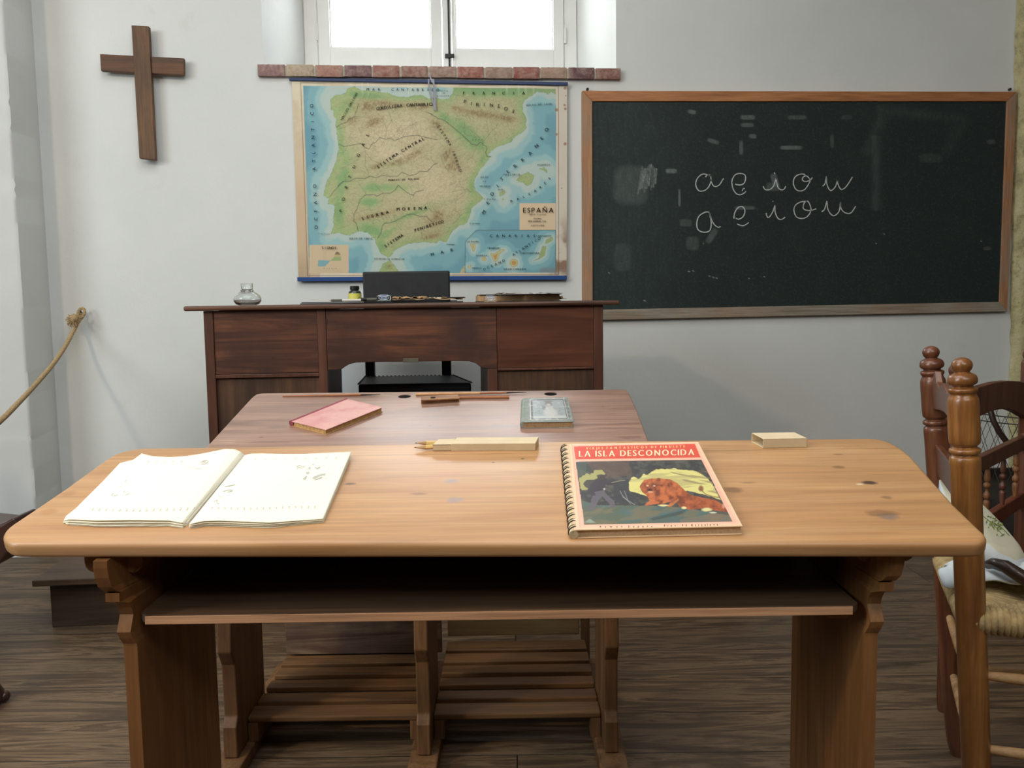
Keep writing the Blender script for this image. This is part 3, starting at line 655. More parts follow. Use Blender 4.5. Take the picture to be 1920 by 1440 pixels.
for r in [z2([(720, 860), (800, 780), (830, 720), (890, 690), (910, 620)]), z1([(1690, 440), (1720, 465), (1840, 500), (1910, 550)]), z1([(860, 540), (960, 545), (1050, 555)]), z4([(600, 180), (560, 210), (520, 160), (480, 180), (410, 185), (330, 200)]), z4([(540, 465), (480, 480), (430, 510), (400, 455), (340, 440)]), z1([(980, 950), (1000, 1080), (990, 1180), (1030, 1240), (1040, 1300)]), z1([(1240, 830), (1270, 700), (1210, 560)]), z1([(1480, 800), (1520, 690), (1680, 600)]), z1([(1270, 700), (1330, 580), (1300, 480)]),
          z1([(1480, 790), (1430, 700), (1330, 590)]), z2([(150, 570), (120, 620)]), z2([(575, 890), (480, 800), (380, 830)]), z2([(800, 780), (770, 600), (790, 540)]), z2([(700, 850), (660, 780), (570, 720)]), z2([(480, 740), (490, 590)]), z3([(1190, 590), (1140, 560)]), z3([(1240, 590), (1200, 500)]), z3([(1380, 570), (1360, 510)]), z3([(870, 480), (1000, 430), (1110, 440)]), z1([(640, 700), (720, 680), (800, 640)]), z1([(780, 1250), (730, 1300), (740, 1380)]), z4([(430, 510), (380, 580), (330, 620)]), z1([(1000, 1000), (1080, 1100), (1200, 1150)]),
          z2([(640, 920), (600, 1040), (520, 1100)]), z4([(380, 120), (450, 150)]), z2([(190, 1080), (240, 1200), (340, 1280)]), z1([(960, 460), (1030, 340), (1060, 240)]), z1([(960, 330), (990, 240)]), z2([(350, 260), (450, 270), (540, 320)])]:
    dr(r, .22, (78, 86, 62), .9)
for r in [z3([(640, 680), (800, 625)]), z3([(1330, 920), (1400, 830), (1440, 800)]), z1([(690, 1210), (910, 1090)]), z2([(870, 200), (890, 250), (850, 340)])]: dr(r, .3, (110, 92, 58), .7)
rr_ = random.Random(21)
def stroke(pts, w, col, a):
    global C
    xs = [p[0] for p in pts]; ys = [p[1] for p in pts]
    m_ = (X > min(xs) - 3) & (X < max(xs) + 3) & (Y > min(ys) - 3) & (Y < max(ys) + 3) & land
    jj, ii = np.where(m_)
    if len(jj) == 0: return
    j0, j1, i0, i1 = jj.min(), jj.max() + 1, ii.min(), ii.max() + 1; sl = (slice(j0, j1), slice(i0, i1))
    mk = np.clip(w + .5 - dist_line(X[sl], Y[sl], pts), 0, 1) * a * land[sl]
    C[sl] = lay(C[sl], mk, col)
def wig(x, y, ang, L_, n_, wob):
    P_ = [(x, y)]
    for _ in range(n_):
        ang += rr_.gauss(0, wob); x += cos(ang) * L_ / n_; y += sin(ang) * L_ / n_; P_.append((x, y))
    return P_
for _ in range(420):      # short hill strokes
    x_ = rr_.uniform(620, 985); y_ = rr_.uniform(172, 455); a_ = rr_.choice([-.6, -.3, .2, .6, 1.1, -1.0]) + rr_.gauss(0, .25)
    stroke(wig(x_, y_, a_, rr_.uniform(5, 15), 3, .3), rr_.uniform(0, .35), (112, 98, 66), rr_.uniform(.25, .6))
for (cx, cy, sx_, sy_, an, k_) in [(905, 214, 44, 5, .2, 110), (945, 222, 20, 5, .1, 40), (775, 296, 34, 9, -.5, 60), (745, 308, 22, 4, -.3, 40), (848, 308, 12, 16, .9, 50), (812, 436, 28, 10, -.3, 90), (822, 408, 16, 14, -.8, 60), (720, 196, 46, 7, .1, 60), (705, 225, 12, 10, -.8, 30), (820, 238, 16, 8, .6, 30), (730, 402, 46, 7, -.2, 60), (690, 205, 20, 12, -1.2, 30), (745, 200, 30, 6, 1.4, 30)]:
    for _ in range(k_):
        x_ = rr_.gauss(cx, sx_ * .6); y_ = rr_.gauss(cy, sy_ * .7); stroke(wig(x_, y_, an + rr_.choice([0, 1.3, -1.2]) + rr_.gauss(0, .3), rr_.uniform(3, 9), 2, .4), rr_.uniform(.05, .5), (128, 106, 66), rr_.uniform(.3, .65))
rivs = [(700, 272), (740, 258), (790, 255), (830, 262), (690, 330), (730, 327), (770, 330), (680, 368), (720, 362), (770, 365), (700, 420), (735, 415), (780, 402), (850, 222), (870, 240), (890, 258), (840, 215), (905, 266), (925, 250), (660, 300), (650, 260), (680, 240), (720, 230), (750, 235), (770, 240), (860, 340), (870, 360), (850, 390), (800, 380)]
for (x_, y_) in rivs:
    for _ in range(4): stroke(wig(x_ + rr_.gauss(0, 4), y_, rr_.uniform(0, 6.28), rr_.uniform(14, 34), 7, .35), .12, (74, 84, 62), .75)
for _ in range(60): x_ = rr_.uniform(690, 800); y_ = rr_.uniform(215, 262); stroke(wig(x_, y_, 1.5 + rr_.gauss(0, .3), rr_.uniform(8, 24), 5, .2), rr_.uniform(0, .2), (150, 134, 100), .6)
# legend, title box, insert border, sheet margins
lg = [(580, 459), (653.7, 459), (653.7, 512), (580, 512)]
C = lay(C, in_poly(X, Y, lg) * 1.0, (206, 184, 150)); tb = [(974, 381), (1042, 381), (1042, 430.6), (974, 430.6)]; C = lay(C, in_poly(X, Y, tb) * 1.0, (216, 192, 158))
for pts, col in [(z3([(385, 1080), (545, 1088), (475, 1165), (385, 1165)]), (110, 165, 175)), (z3([(540, 1090), (590, 1040), (683, 1040), (685, 1088)]), (146, 168, 112)), (z3([(585, 1042), (612, 1005), (672, 1010), (684, 1042)]), (186, 168, 118)), (z3([(600, 1010), (620, 975), (648, 975), (675, 1012)]), (120, 98, 66))]: C = lay(C, in_poly(X, Y, pts) * 1.0, col)
for k in range(8): yy = 330 + (975 + k * 14) * .14583; dr([(606, yy), (612, yy)], .05, (120, 100, 80), .5)
for k in range(3): yy = 330 + (1188 + k * 17 + 12) * .14583; dr([(594 + 6 * (k % 2), yy), (640 - 5 * (k % 2), yy)], .05, (120, 100, 80), .4)
C = lay(C, np.clip(.9 - dist_line(X, Y, inset, True), 0, 1), (46, 52, 52))
art = [(568, 160.7), (1042.3, 166.3), (1042.3, 511), (580, 512.5)]
out = ~in_poly(X, Y, art)
mn = fbm(X * .03, Y * .03, 5)
MG = np.zeros((ny, nx, 3)) + s2l((222, 210, 184)); MG = lay(MG, np.clip((Y - 170) / 200, 0, 1) * .8 * (X < 600), (196, 166, 132)); MG = lay(MG, np.clip((mn - .5) * 4, 0, .6), (200, 182, 152)); MG = lay(MG, (X > 1040) * .8, (206, 196, 182))
MG = lay(MG, np.clip((mn - .42) * 5, 0, 1) * (X > 1040) * np.clip((Y - 400) / 60, 0, 1), (132, 104, 84)); MG = lay(MG, np.clip((Y - 470) / 50, 0, 1) * (X < 582) * .6, (150, 120, 90))
MG = lay(MG, (Y > 505) * .25, (190, 170, 150))
C = np.where(out[..., None], MG, C)
oln = [(563.6, 154.6), (1047, 161), (1047.5, 515), (576.8, 517)]
C = lay(C, np.clip(.95 - dist_line(X, Y, oln, True), 0, 1), (60, 50, 44))
for (x, y, r) in [(1043.5, 205.6, 3.4), (1043.5, 252, 2.4), (1059.6, 269.8, 3.2), (1060, 204, 2.6), (1058.5, 197, 2), (1061, 179, 1.6), (1060, 165, 3), (1053, 353, 1), (1057, 330 + 160, 1.8), (1054, 494, 2), (1050, 498, 1.4), (1056, 503, 1.6)]:
    C = lay(C, np.clip((r + jx * .3 - np.hypot(X - x, Y - y)) / .8 + .3, 0, 1) * .85, (146, 98, 70))
C = lay(C, np.clip(1 - np.abs(Y - 508) / 10, 0, 1) * np.clip((mn - .45) * 4, 0, .55) * (X > 985), (120, 100, 92))
for x in (679, 690, 765, 772, 950, 972, 985, 1000): C = lay(C, .5 * np.exp(-((X - x - (Y - 160) * .05) / 1.6) ** 2) * np.clip((185 - Y) / 30, 0, 1), (226, 226, 214))
C = lay(C, .10 + 0 * X, (196, 180, 150))
grid_mesh('map_sheet', Pw - np.array(O), np.clip(C * 1.08, 0, .93), painted('printed_paper', .5, .35), mp_)
M_rod = plain('blue_painted_rod', rgb(36, 74, 134), .4, nz=.12, nscale=10)
M_rod2 = plain('dark_blue_rod', rgb(24, 50, 96), .4, nz=.12, nscale=10)
def rod(name, pts, mat): bq = MB(); bq.prism([Vector(ony(x, y, YM - .009)) - Vector(O) for x, y in pts], (0, .016, 0)); return bq.build(name, mat, mp_, bevel=.002)
rod('top_rod', [(542, 145.5), (1065, 154), (1065, 160), (542, 151)], M_rod2); rod('bottom_rod', [(557, 519.5), (1063, 516.5), (1063, 524.5), (557.5, 527.5)], M_rod)
M_rib = plain('grey_ribbon', rgb(158, 160, 172), .8, nz=.1)
fnM = lambda x, y, e=0: Vector(ony(x, y, YM - .0065 - e)) - Vector(O)
b = MB(); ribbon(b, [(804, 148), (804, 160), (808, 180), (812, 192), (815, 205)], fnM, 2.6, .006); ribbon(b, [(812, 148), (814, 165), (815, 190), (816, 207)], fnM, 3.4, .0075); ribbon(b, [(805, 140), (811, 155)], fnM, 2.5, .008)
b.build('hanging_ribbon', M_rib, mp_)
# printed lettering
b = MB(); DK = rgb(34, 30, 24); BL = rgb(24, 56, 84); GR = rgb(76, 88, 92)
T = lambda txt, x0, y0, x1, y1, h, c=DK, **k: put_line(b, txt, fnM, x0, y0, x1, y1, h, color=c, **{**dict(bold=.08), **k})
T('MAR', 689.7, 167.3, 710.6, 167.5, 4.6, BL); T('CANTABRICO', 736, 167.7, 821, 168.4, 4.6, BL); T('CORDILLERA', 708, 203.4, 751.5, 197.6, 5.6, bold=.17); T('CANTABRICA', 764.6, 196.9, 812, 195, 5.6, bold=.17)
T('MACIZO GALLEGO', 641, 223, 668, 176, 4.2); T('ATLANTICO', 588.9, 316.5, 584.5, 198.3, 6.2, BL); T('OCEANO', 592.8, 426, 590, 349, 6.2, BL)
T('FRANCIA', 869.7, 174.6, 981.6, 174.6, 5, bold=.172, ang=0); T('GOLFO DE LEON', 988, 197, 1033, 194.7, 3.2, GR)
for ch, x, y, a in zip('PIRINEOS', [872, 883.6, 895.5, 908, 921.5, 935.3, 948.8, 962.6], [190, 194, 196, 196, 196.6, 198.8, 203.7, 208.5], [.15, .1, .05, 0, .03, .15, .3, .3]): put_char(b, ch, fnM, x, y, 6.2, a, color=DK, bold=.17)
T('SISTEMA', 822, 237, 843.8, 270.5, 4.8); T('IBERICO', 850, 284.4, 862.7, 320, 4.8); T('SISTEMA', 709, 312.8, 743.4, 288.8, 5.6, bold=.17); T('CENTRAL', 755, 282, 793, 260, 5.6, bold=.17)
T('MONTES DE TOLEDO', 729.6, 337.6, 784, 335.4, 3.4); T('SIERRA', 680, 409.5, 726, 397.8, 5.6, bold=.17); T('MORENA', 746.4, 392, 798, 389.8, 5.6, bold=.17); T('SISTEMA', 723, 461, 753, 441.5, 5.4, bold=.17); T('PENIBETICO', 779, 431.4, 829, 415.3, 5.2, bold=.17)
for ch, x, y in zip('PORTUGAL', [639, 643.8, 649.4, 656, 663.7, 671.7, 680.8, 689.5], [395, 373.3, 350.8, 331.4, 312.8, 291, 270.8, 253]): put_char(b, ch, fnM, x, y, 5.6, -1.0, color=DK, bold=.172)
for ch, x, y in zip('MEDITERRANEO', [907, 915, 923, 933, 940.8, 952.7, 966, 980, 994, 1006, 1016, 1025], [397.8, 380.3, 363.5, 348.7, 335.4, 321.6, 310.7, 299.3, 287.3, 273.4, 259, 243]): put_char(b, ch, fnM, x, y, 6.4, -.8, color=BL, bold=.15)
for ch, x, y in zip('BALEARES', [959, 971, 982, 992.8, 1003.5, 1013.4, 1022, 1030], [376.7, 373, 368.7, 363.8, 358, 350.9, 343, 334.4]): put_char(b, ch, fnM, x, y, 4.2, -.5, color=DK, bold=.17)
T('ESPAÑA', 983.5, 394, 1033.4, 394, 9, prop=True, bold=.15); T('MAPA FISICO', 994, 402, 1022, 402, 2.6, GR); T('EDITORIAL', 1001, 409.7, 1015, 409.7, 2.2, GR, prop=True); T('SEIX BARRAL, S.A.', 991, 414.6, 1024, 414.6, 3, GR, prop=True); T('BARCELONA', 997, 422.4, 1019.5, 422.4, 2.4, GR)
T('CANARIAS', 921, 442, 1001.7, 442, 4.6, bold=.17); T('LANZAROTE', 1007, 442.3, 1032, 442.3, 2.8, prop=True); T('OCEANO', 908, 504.5, 944, 489, 4.6, BL); T('ATLANTICO', 963, 477, 1010.7, 447, 4.6, BL)
T('TENERIFE', 915, 465.3, 935.6, 465.3, 3.2, prop=True); T('LA PALMA', 876.5, 453, 896, 453, 2.8, prop=True); T('GOMERA', 894, 479, 911.5, 479, 2.8, prop=True); T('GRAN CANARIA', 946, 504.3, 984.5, 504.3, 3, prop=True); T('FUERTEVENTURA', 976.5, 474.4, 1010, 474.4, 2.8, prop=True); T('HIERRO', 886, 502.5, 900, 502.5, 2.6, prop=True)
T('SIGNOS', 605, 464.5, 629, 464.5, 4.4, bold=.15); T('MAR', 810.5, 477, 847, 468.5, 5.8, BL); T('GOLFO DE CADIZ', 656, 447, 697, 447, 3.2, GR); T('ESTRECHO DE GIBRALTAR', 703, 485, 757, 485.5, 2.6, GR); T('MALLORCA', 946, 327.4, 973.5, 327.4, 3.4, GR); T('MENORCA', 1009, 309, 1030, 308.5, 2.8, GR); T('IBIZA', 934, 355.5, 942, 355, 2.6, GR)
T('GOLFO', 902, 332, 914, 332, 2.8, GR); T('DE', 906.5, 340, 910.5, 340, 2.4, GR); T('VALENCIA', 900, 349, 918, 349, 2.8, GR); T('C. de la Nao', 908.6, 373, 928, 373, 2.4, prop=True); T('C. de Palos', 882, 419, 899, 419, 2.4, prop=True); T('C. de Gata', 838.6, 458, 851, 458, 2.4, prop=True)
T('EBRO', 887, 262, 903.5, 262, 2.6, GR); T('C. San Vicente', 598, 438, 617, 438.5, 2, prop=True); T('Escala', 608, 503, 630, 503, 2, GR, prop=True); T('GOLFO', 823, 170, 838, 170.5, 2.2, GR); T('DE', 831, 174.5, 834, 174.5, 2.2, GR); T('VIZCAYA', 820, 180, 841, 179.5, 2.2, GR)
b.build('printed_lettering', painted('printing_ink', .6), mp_, colors=True)

# ------------------------------------------------------------------ barrier rope on its hook
M_rope = plain('hemp_rope', rgb(188, 160, 118), .9, nz=.25, nscale=200, bmp=.8)
hk = ony(153, 582, D - .03)
hkt = thing('wall_hook', 'small dark iron hook in the wall holding the end of the rope', 'hook', (hk[0], D, hk[2]))
b = MB(); b.tube([(0, 0, -.012), (0, -.03, -.012), (0, -.042, -.004), (0, -.042, .012)], .0035, 8); b.build('hook', M_iron, hkt)
rpn = thing('barrier_rope', 'thick beige hemp barrier rope sagging from the wall hook to the left', 'rope', (hk[0], D - .04, hk[2]))
def twist_rope(mb, pts, r, turns_per_m=55, strands=3):
    P = [np.array(p, float) for p in pts]; Q = []
    for i in range(len(P) - 1):
        a, b_, c_, d_ = P[max(i - 1, 0)], P[i], P[i + 1], P[min(i + 2, len(P) - 1)]
        n_ = max(4, int(np.linalg.norm(c_ - b_) / .004))
        for t in np.linspace(0, 1, n_, endpoint=False): Q.append(.5 * (2 * b_ + (c_ - a) * t + (2 * a - 5 * b_ + 4 * c_ - d_) * t * t + (3 * b_ - a - 3 * c_ + d_) * t ** 3))
    Q.append(P[-1]); Q = [Vector(q_) for q_ in Q]; Ls = 0; prev = None; fr_ = []
    for i in range(len(Q)):
        t = (Q[min(i + 1, len(Q) - 1)] - Q[max(i - 1, 0)]).normalized()
        if prev is None: x = t.cross(Vector((0.3, .2, 1))).normalized()
        else: x = (prev - t * prev.dot(t)).normalized()
        prev = x
        if i: Ls += (Q[i] - Q[i - 1]).length
        fr_.append((Q[i], x, t.cross(x), Ls))
    for s_ in range(strands):
        mb.tube([q_ + (x * cos(l * turns_per_m + s_ * 2 * pi / strands) + y * sin(l * turns_per_m + s_ * 2 * pi / strands)) * r * .5 for q_, x, y, l in fr_], r * .58, 6)
pp = [(153, 588, 3.86), (147, 602, 3.84), (138, 620, 3.79), (122, 650, 3.68), (100, 682, 3.5), (72, 715, 3.3), (35, 755, 3.05), (0, 790, 2.85), (-60, 842, 2.6), (-160, 905, 2.3)]
O = Vector(rpn.location)
b = MB(); twist_rope(b, [Vector(HW(*onv(x, y, d))) - O for x, y, d in [(a, b_, c_ - .14) for a, b_, c_ in pp]], .0085, 160); b.build('rope_length', M_rope, rpn, smooth=60)
b = MB(); twist_rope(b, [Vector(HW(*onv(x, y, d))) - O for x, y, d in [(151, 598, 3.69), (146, 590, 3.7), (149, 581, 3.705), (156, 578, 3.705), (159, 585, 3.7), (155, 594, 3.695), (148, 602, 3.69)]], .006, 160); b.build('loop', M_rope, rpn, smooth=60)
b = MB(); kc = Vector(HW(*onv(137, 598, 3.66))) - O; rnd = random.Random(9)
b.lathe([(.001, -.022), (.014, -.018), (.02, -.006), (.018, .006), (.013, .018), (.001, .022)], kc, (.6, -.5, .5), n=12)
for k in range(60):
    d = Vector((rnd.gauss(0, 1), rnd.gauss(0, 1), rnd.gauss(-.3, 1))).normalized(); b.tube([kc + d * .012, kc + d * .022 + Vector((0, 0, -.002)), kc + d * .03 + Vector((0, 0, -.006))], .0013, 5)
b.build('frayed_knot', M_rope, rpn, smooth=60)

# ------------------------------------------------------------------ slanted desks
def slab(name, outl, holes, th, nH, fnl, mat, par, bevel=.005):
    """outline & holes: lists of local 3D points on the top face; th thickness along -n"""
    def rounded(P_, rad=.022):
        out = []; L_ = len(P_)
        for i in range(L_):
            p, a, b_ = Vector(P_[i]), Vector(P_[i - 1]), Vector(P_[(i + 1) % L_]); da, db = a - p, b_ - p
            if pi - da.angle(db) < radians(4): out.append(p); continue
            r_ = min(rad, da.length * .48, db.length * .48); A_, B2 = p + da.normalized() * r_, p + db.normalized() * r_
            for t in (0, .2, .4, .6, .8, 1): out.append(A_ * (1 - t) ** 2 + p * 2 * t * (1 - t) + B2 * t * t)
        return out
    outl = rounded(outl)
    o2 = []
    for p in outl:
        if not o2 or (p - o2[-1]).length > .0015: o2.append(p)
    if (o2[0] - o2[-1]).length < .0015: o2.pop()
    outl = o2; n = Vector(nH).normalized(); L_ = len(outl); cen = sum(outl, Vector()) / L_; inw = []
    for i in range(L_):
        t = (outl[(i + 1) % L_] - outl[i]).normalized() + (outl[i] - outl[i - 1]).normalized(); w_ = n.cross(t).normalized(); inw.append(w_)
    area2 = sum(((outl[i] - cen).cross(outl[(i + 1) % L_] - cen)).dot(n) for i in range(L_))
    if area2 < 0: inw = [-w_ for w_ in inw]
    b_ = bevel; prof = [(b_ * (1 - sin(a)), b_ * (1 - cos(a))) for a in (0, .4, .8, 1.2, pi / 2)] + [(b_ * (1 - sin(a)), th - b_ * (1 - cos(a))) for a in (pi / 2, 1.2, .8, .4, 0)]
    bm = bmesh.new(); rings = [[bm.verts.new(outl[i] + inw[i] * d_ - n * e_) for i in range(L_)] for d_, e_ in prof]
    for a, c in zip(rings[:-1], rings[1:]):
        for i in range(L_): bm.faces.new((a[i], a[(i + 1) % L_], c[(i + 1) % L_], c[i]))
    def edg(r_): return [bm.edges.get((r_[i], r_[(i + 1) % len(r_)])) or bm.edges.new((r_[i], r_[(i + 1) % len(r_)])) for i in range(len(r_))]
    te, be = edg(rings[0]), edg(rings[-1])
    for pts in holes:
        top = [bm.verts.new(p) for p in pts]; bot = [bm.verts.new(Vector(p) - n * th) for p in pts]
        te += edg(top); be += edg(bot)
        for i in range(len(top)): bm.faces.new((top[i], top[(i + 1) % len(top)], bot[(i + 1) % len(top)], bot[i]))
    bmesh.ops.triangle_fill(bm, use_beauty=True, use_dissolve=False, edges=te)
    bmesh.ops.triangle_fill(bm, use_beauty=True, use_dissolve=False, edges=be)
    bmesh.ops.recalc_face_normals(bm, faces=bm.faces)
    me = bpy.data.meshes.new(name); bm.to_mesh(me); bm.free(); me.materials.append(mat)
    me.shade_smooth(); me.set_sharp_from_angle(angle=radians(32))
    o = bpy.data.objects.new(name, me); COL.objects.link(o); o.parent = par
    return o

class Plane:
    """tilted desk surface in the camera-heading frame"""
    def __init__(s, p0, tilt):
        s.t = tilt; s.p0 = np.array(p0, float)
        s.nH = np.array([0, -sin(tilt), cos(tilt)]); s.dH = np.array([0, cos(tilt), sin(tilt)]); s.uH = np.array([1., 0, 0])
        w = lambda a: np.array(HW(*a)); s.n = w(s.nH); s.k = float(s.n @ w(s.p0))
    def W(s, x, y, h=0.0): return Vector(pl(x, y, s.n, s.k + h))          # world
    def H(s, x, y, h=0.0): return toH(pl(x, y, s.n, s.k + h))
    def ab(s, x, y, h=0.0):
        p = s.H(x, y, h) - s.p0; return float(p @ s.uH), float(p @ s.dH)
    def mat(s, x, y, h=0.0):       # world matrix of an object lying on the surface
        o = s.W(x, y, h); a, b_, c = Vector(HW(*s.uH)), Vector(HW(*s.dH)), Vector(HW(*s.nH))
        m = Matrix.Identity(4)
        for i in range(3): m[i][0] = a[i]; m[i][1] = b_[i]; m[i][2] = c[i]; m[i][3] = o[i]
        return m
def on_plane(name, label, cat, pln, x, y, group=None):
    o = bpy.data.objects.new(name, None); COL.objects.link(o); o.matrix_world = pln.mat(x, y); o.empty_display_size = .03
    tag(o, label, cat, group)
    a0, b0 = pln.ab(x, y)
    o_loc = lambda px, py, h=0.0: Vector((pln.ab(px, py, h)[0] - a0, pln.ab(px, py, h)[1] - b0, h))
    return o, o_loc

PF = Plane(onv(960, 1017, 1.08), radians(13))
PS = Plane(onv(960, 733, 2.13), radians(9.6))

# --- front desk
u0, v0 = -0.02, 1.27
fd = thing('school_desk', 'honey-coloured slant-top school desk in front with the open notebook and comic book', 'desk', HW(u0, v0, 0), -YAW, 'school desks in a row')
loc = lambda h: Vector((h[0] - u0, h[1] - v0, h[2]))
kn = []
def K(px, py, rx, ry, col, amt): p = loc(PF.H(px, py)); kn.append((p.x, p.y, rx, ry, col, amt))
dk = rgb(70, 48, 40); gy = rgb(128, 112, 102); bl = rgb(150, 140, 142)
K(1630, 905, .011, .006, dk, .95); K(1612, 908, .006, .003, rgb(225, 210, 180), .9); K(1665, 968, .013, .010, gy, .75); K(1650, 962, .022, .009, rgb(110, 78, 50), .5); K(1573, 876, .009, .005, rgb(120, 88, 56), .7); K(1662, 933, .009, .006, rgb(120, 88, 56), .6)
K(846, 902, .012, .008, bl, .65); K(853, 937, .012, .009, bl, .65); K(1373, 918, .013, .010, rgb(100, 72, 52), .6); K(657, 907, .008, .004, rgb(90, 60, 44), .8); K(925, 867, .003, .002, dk, .9); K(980, 860, .003, .003, dk, .8); K(785, 926, .012, .004, rgb(120, 80, 60), .5); K(820, 915, .03, .012, rgb(196, 150, 104), .35); K(360, 838, .008, .003, dk, .7); K(1402, 905, .012, .003, rgb(120, 84, 56), .5)
K(90, 890 + 70, .012, .01, rgb(170, 118, 66), .5); K(130, 925, .012, .01, rgb(160, 108, 60), .4); K(1570, 852, .008, .003, rgb(130, 92, 60), .6)
sv = lambda px, py: loc(PF.H(px, py)).y
M_fd = wood('honey_pine_top', rgb(204, 160, 110), rgb(190, 143, 94), rgb(166, 118, 74), axis=0, s=.85, rough=.42, knots=kn, seams=[(sv(900, 851), -1, 1, .55), (sv(960, 866), -.55, .1, .35), (sv(960, 893), .25, .8, .25), (sv(960, 953), .3, 1, .2)], blotch=.35, blotch_col=rgb(196, 146, 110), grain=.55, spec=.5, coat=.3)
M_fdv = wood('shaded_pine_upright', rgb(138, 96, 54), rgb(116, 78, 42), rgb(80, 52, 28), axis=2, s=.9, rough=.5, grain=.8, blotch=.4, blotch_col=rgb(120, 76, 42))  # under-desk shade put into the wood colour of side panels and cleats
M_fds = wood('shaded_pine_shelf', rgb(104, 80, 58), rgb(88, 66, 48), rgb(64, 46, 34), axis=0, s=.9, rough=.55, grain=.7)  # shade under the desktop put into the shelf and back board colour
outl = [(22, 1019), (8, 1012), (3, 1001), (14, 987), (65, 953), (120, 916), (170, 880), (198, 860), (215, 850), (240, 843), (265, 839), (480, 836), (700, 832), (1080, 826), (1400, 823), (1640, 820), (1668, 827), (1692, 840), (1712, 857), (1750, 900), (1790, 945), (1835, 988), (1850, 1002), (1852, 1011), (1840, 1018), (1400, 1018), (960, 1018.5), (500, 1019)]
ih = []
slab('desktop', [loc(PF.H(*p)) for p in outl], [], .022, PF.nH, None, M_fd, fd, .007)
zt = lambda v, off=.022: float(PF.p0[2] + (v - PF.p0[1]) * tan(PF.t) - off / cos(PF.t))
ppx = [(173.5, 1040, 1.093), (174.5, 1066, 1.093), (177.5, 1084, 1.095), (183.5, 1101, 1.100), (194, 1109, 1.107), (206, 1111.5, 1.115), (197.5, 1112.5, 1.103), (198, 1129, 1.103), (216, 1130.5, 1.115), (221, 1139, 1.122), (224.7, 1152, 1.127), (222, 1168, 1.122), (218.8, 1186, 1.117), (224, 1197, 1.121), (231, 1207, 1.1265), (232, 1212, 1.127), (233, 1230, 1.127)]
LV = [tuple(onv(a, b_, v_)) for a, b_, v_ in ppx]; LV[0] = (LV[0][0], LV[0][1], zt(LV[0][1]) - .001)
LV.append((LV[-1][0], LV[-1][1], 0.0)); PW_ = .0178
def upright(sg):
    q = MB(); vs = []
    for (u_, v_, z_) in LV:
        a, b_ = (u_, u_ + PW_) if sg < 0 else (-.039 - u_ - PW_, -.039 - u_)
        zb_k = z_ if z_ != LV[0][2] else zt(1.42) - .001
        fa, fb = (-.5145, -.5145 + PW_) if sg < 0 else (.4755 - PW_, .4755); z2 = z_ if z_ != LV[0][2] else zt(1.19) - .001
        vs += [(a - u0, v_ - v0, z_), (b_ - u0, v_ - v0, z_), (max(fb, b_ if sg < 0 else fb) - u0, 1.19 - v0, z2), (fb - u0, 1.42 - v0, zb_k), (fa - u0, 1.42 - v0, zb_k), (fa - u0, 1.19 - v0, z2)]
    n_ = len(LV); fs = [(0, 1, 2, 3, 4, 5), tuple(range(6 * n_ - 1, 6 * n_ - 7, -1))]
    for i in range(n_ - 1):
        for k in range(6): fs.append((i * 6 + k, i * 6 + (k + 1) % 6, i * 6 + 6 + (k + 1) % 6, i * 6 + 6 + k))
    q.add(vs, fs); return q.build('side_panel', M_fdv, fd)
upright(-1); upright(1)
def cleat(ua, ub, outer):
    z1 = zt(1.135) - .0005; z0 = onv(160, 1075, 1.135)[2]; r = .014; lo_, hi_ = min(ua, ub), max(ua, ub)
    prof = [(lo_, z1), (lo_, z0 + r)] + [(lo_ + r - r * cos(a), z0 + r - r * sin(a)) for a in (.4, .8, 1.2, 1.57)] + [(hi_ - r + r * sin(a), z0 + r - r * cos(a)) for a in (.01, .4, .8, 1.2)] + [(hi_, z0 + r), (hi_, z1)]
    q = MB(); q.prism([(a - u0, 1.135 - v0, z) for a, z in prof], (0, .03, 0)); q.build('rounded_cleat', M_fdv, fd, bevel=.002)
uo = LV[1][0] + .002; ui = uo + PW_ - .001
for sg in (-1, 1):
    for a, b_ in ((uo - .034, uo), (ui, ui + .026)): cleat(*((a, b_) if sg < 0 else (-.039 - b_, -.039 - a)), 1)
zs_ = onv(960, 1143, 1.125)[2]
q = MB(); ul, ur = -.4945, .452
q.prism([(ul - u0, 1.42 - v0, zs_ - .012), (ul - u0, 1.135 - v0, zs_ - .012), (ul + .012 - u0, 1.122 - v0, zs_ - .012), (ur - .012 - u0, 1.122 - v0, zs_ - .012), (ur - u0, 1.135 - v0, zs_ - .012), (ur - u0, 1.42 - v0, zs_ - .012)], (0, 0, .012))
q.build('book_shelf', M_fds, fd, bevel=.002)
q = MB(); q.box(ul + .012 - u0, ur - .012 - u0, 1.1195 - v0, 1.1217 - v0, zs_ - .0115, zs_ - .0005); q.build('lit_shelf_edge', wood('lit_edge_wood', rgb(206, 158, 120), rgb(190, 142, 106), rgb(156, 108, 76), axis=0, s=1.2, rough=.6), fd, bevel=.0006)  # strip added with the light on the shelf front put into its colour
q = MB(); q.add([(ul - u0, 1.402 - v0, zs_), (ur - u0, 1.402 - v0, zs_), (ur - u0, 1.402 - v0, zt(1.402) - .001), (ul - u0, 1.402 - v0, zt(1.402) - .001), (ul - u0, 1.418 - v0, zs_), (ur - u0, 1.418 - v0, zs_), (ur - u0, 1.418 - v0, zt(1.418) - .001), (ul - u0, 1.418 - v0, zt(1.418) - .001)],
      [(0, 1, 2, 3), (7, 6, 5, 4), (0, 4, 5, 1), (3, 2, 6, 7), (0, 3, 7, 4), (1, 5, 6, 2)]); q.build('back_board', M_fds, fd, bevel=.001)
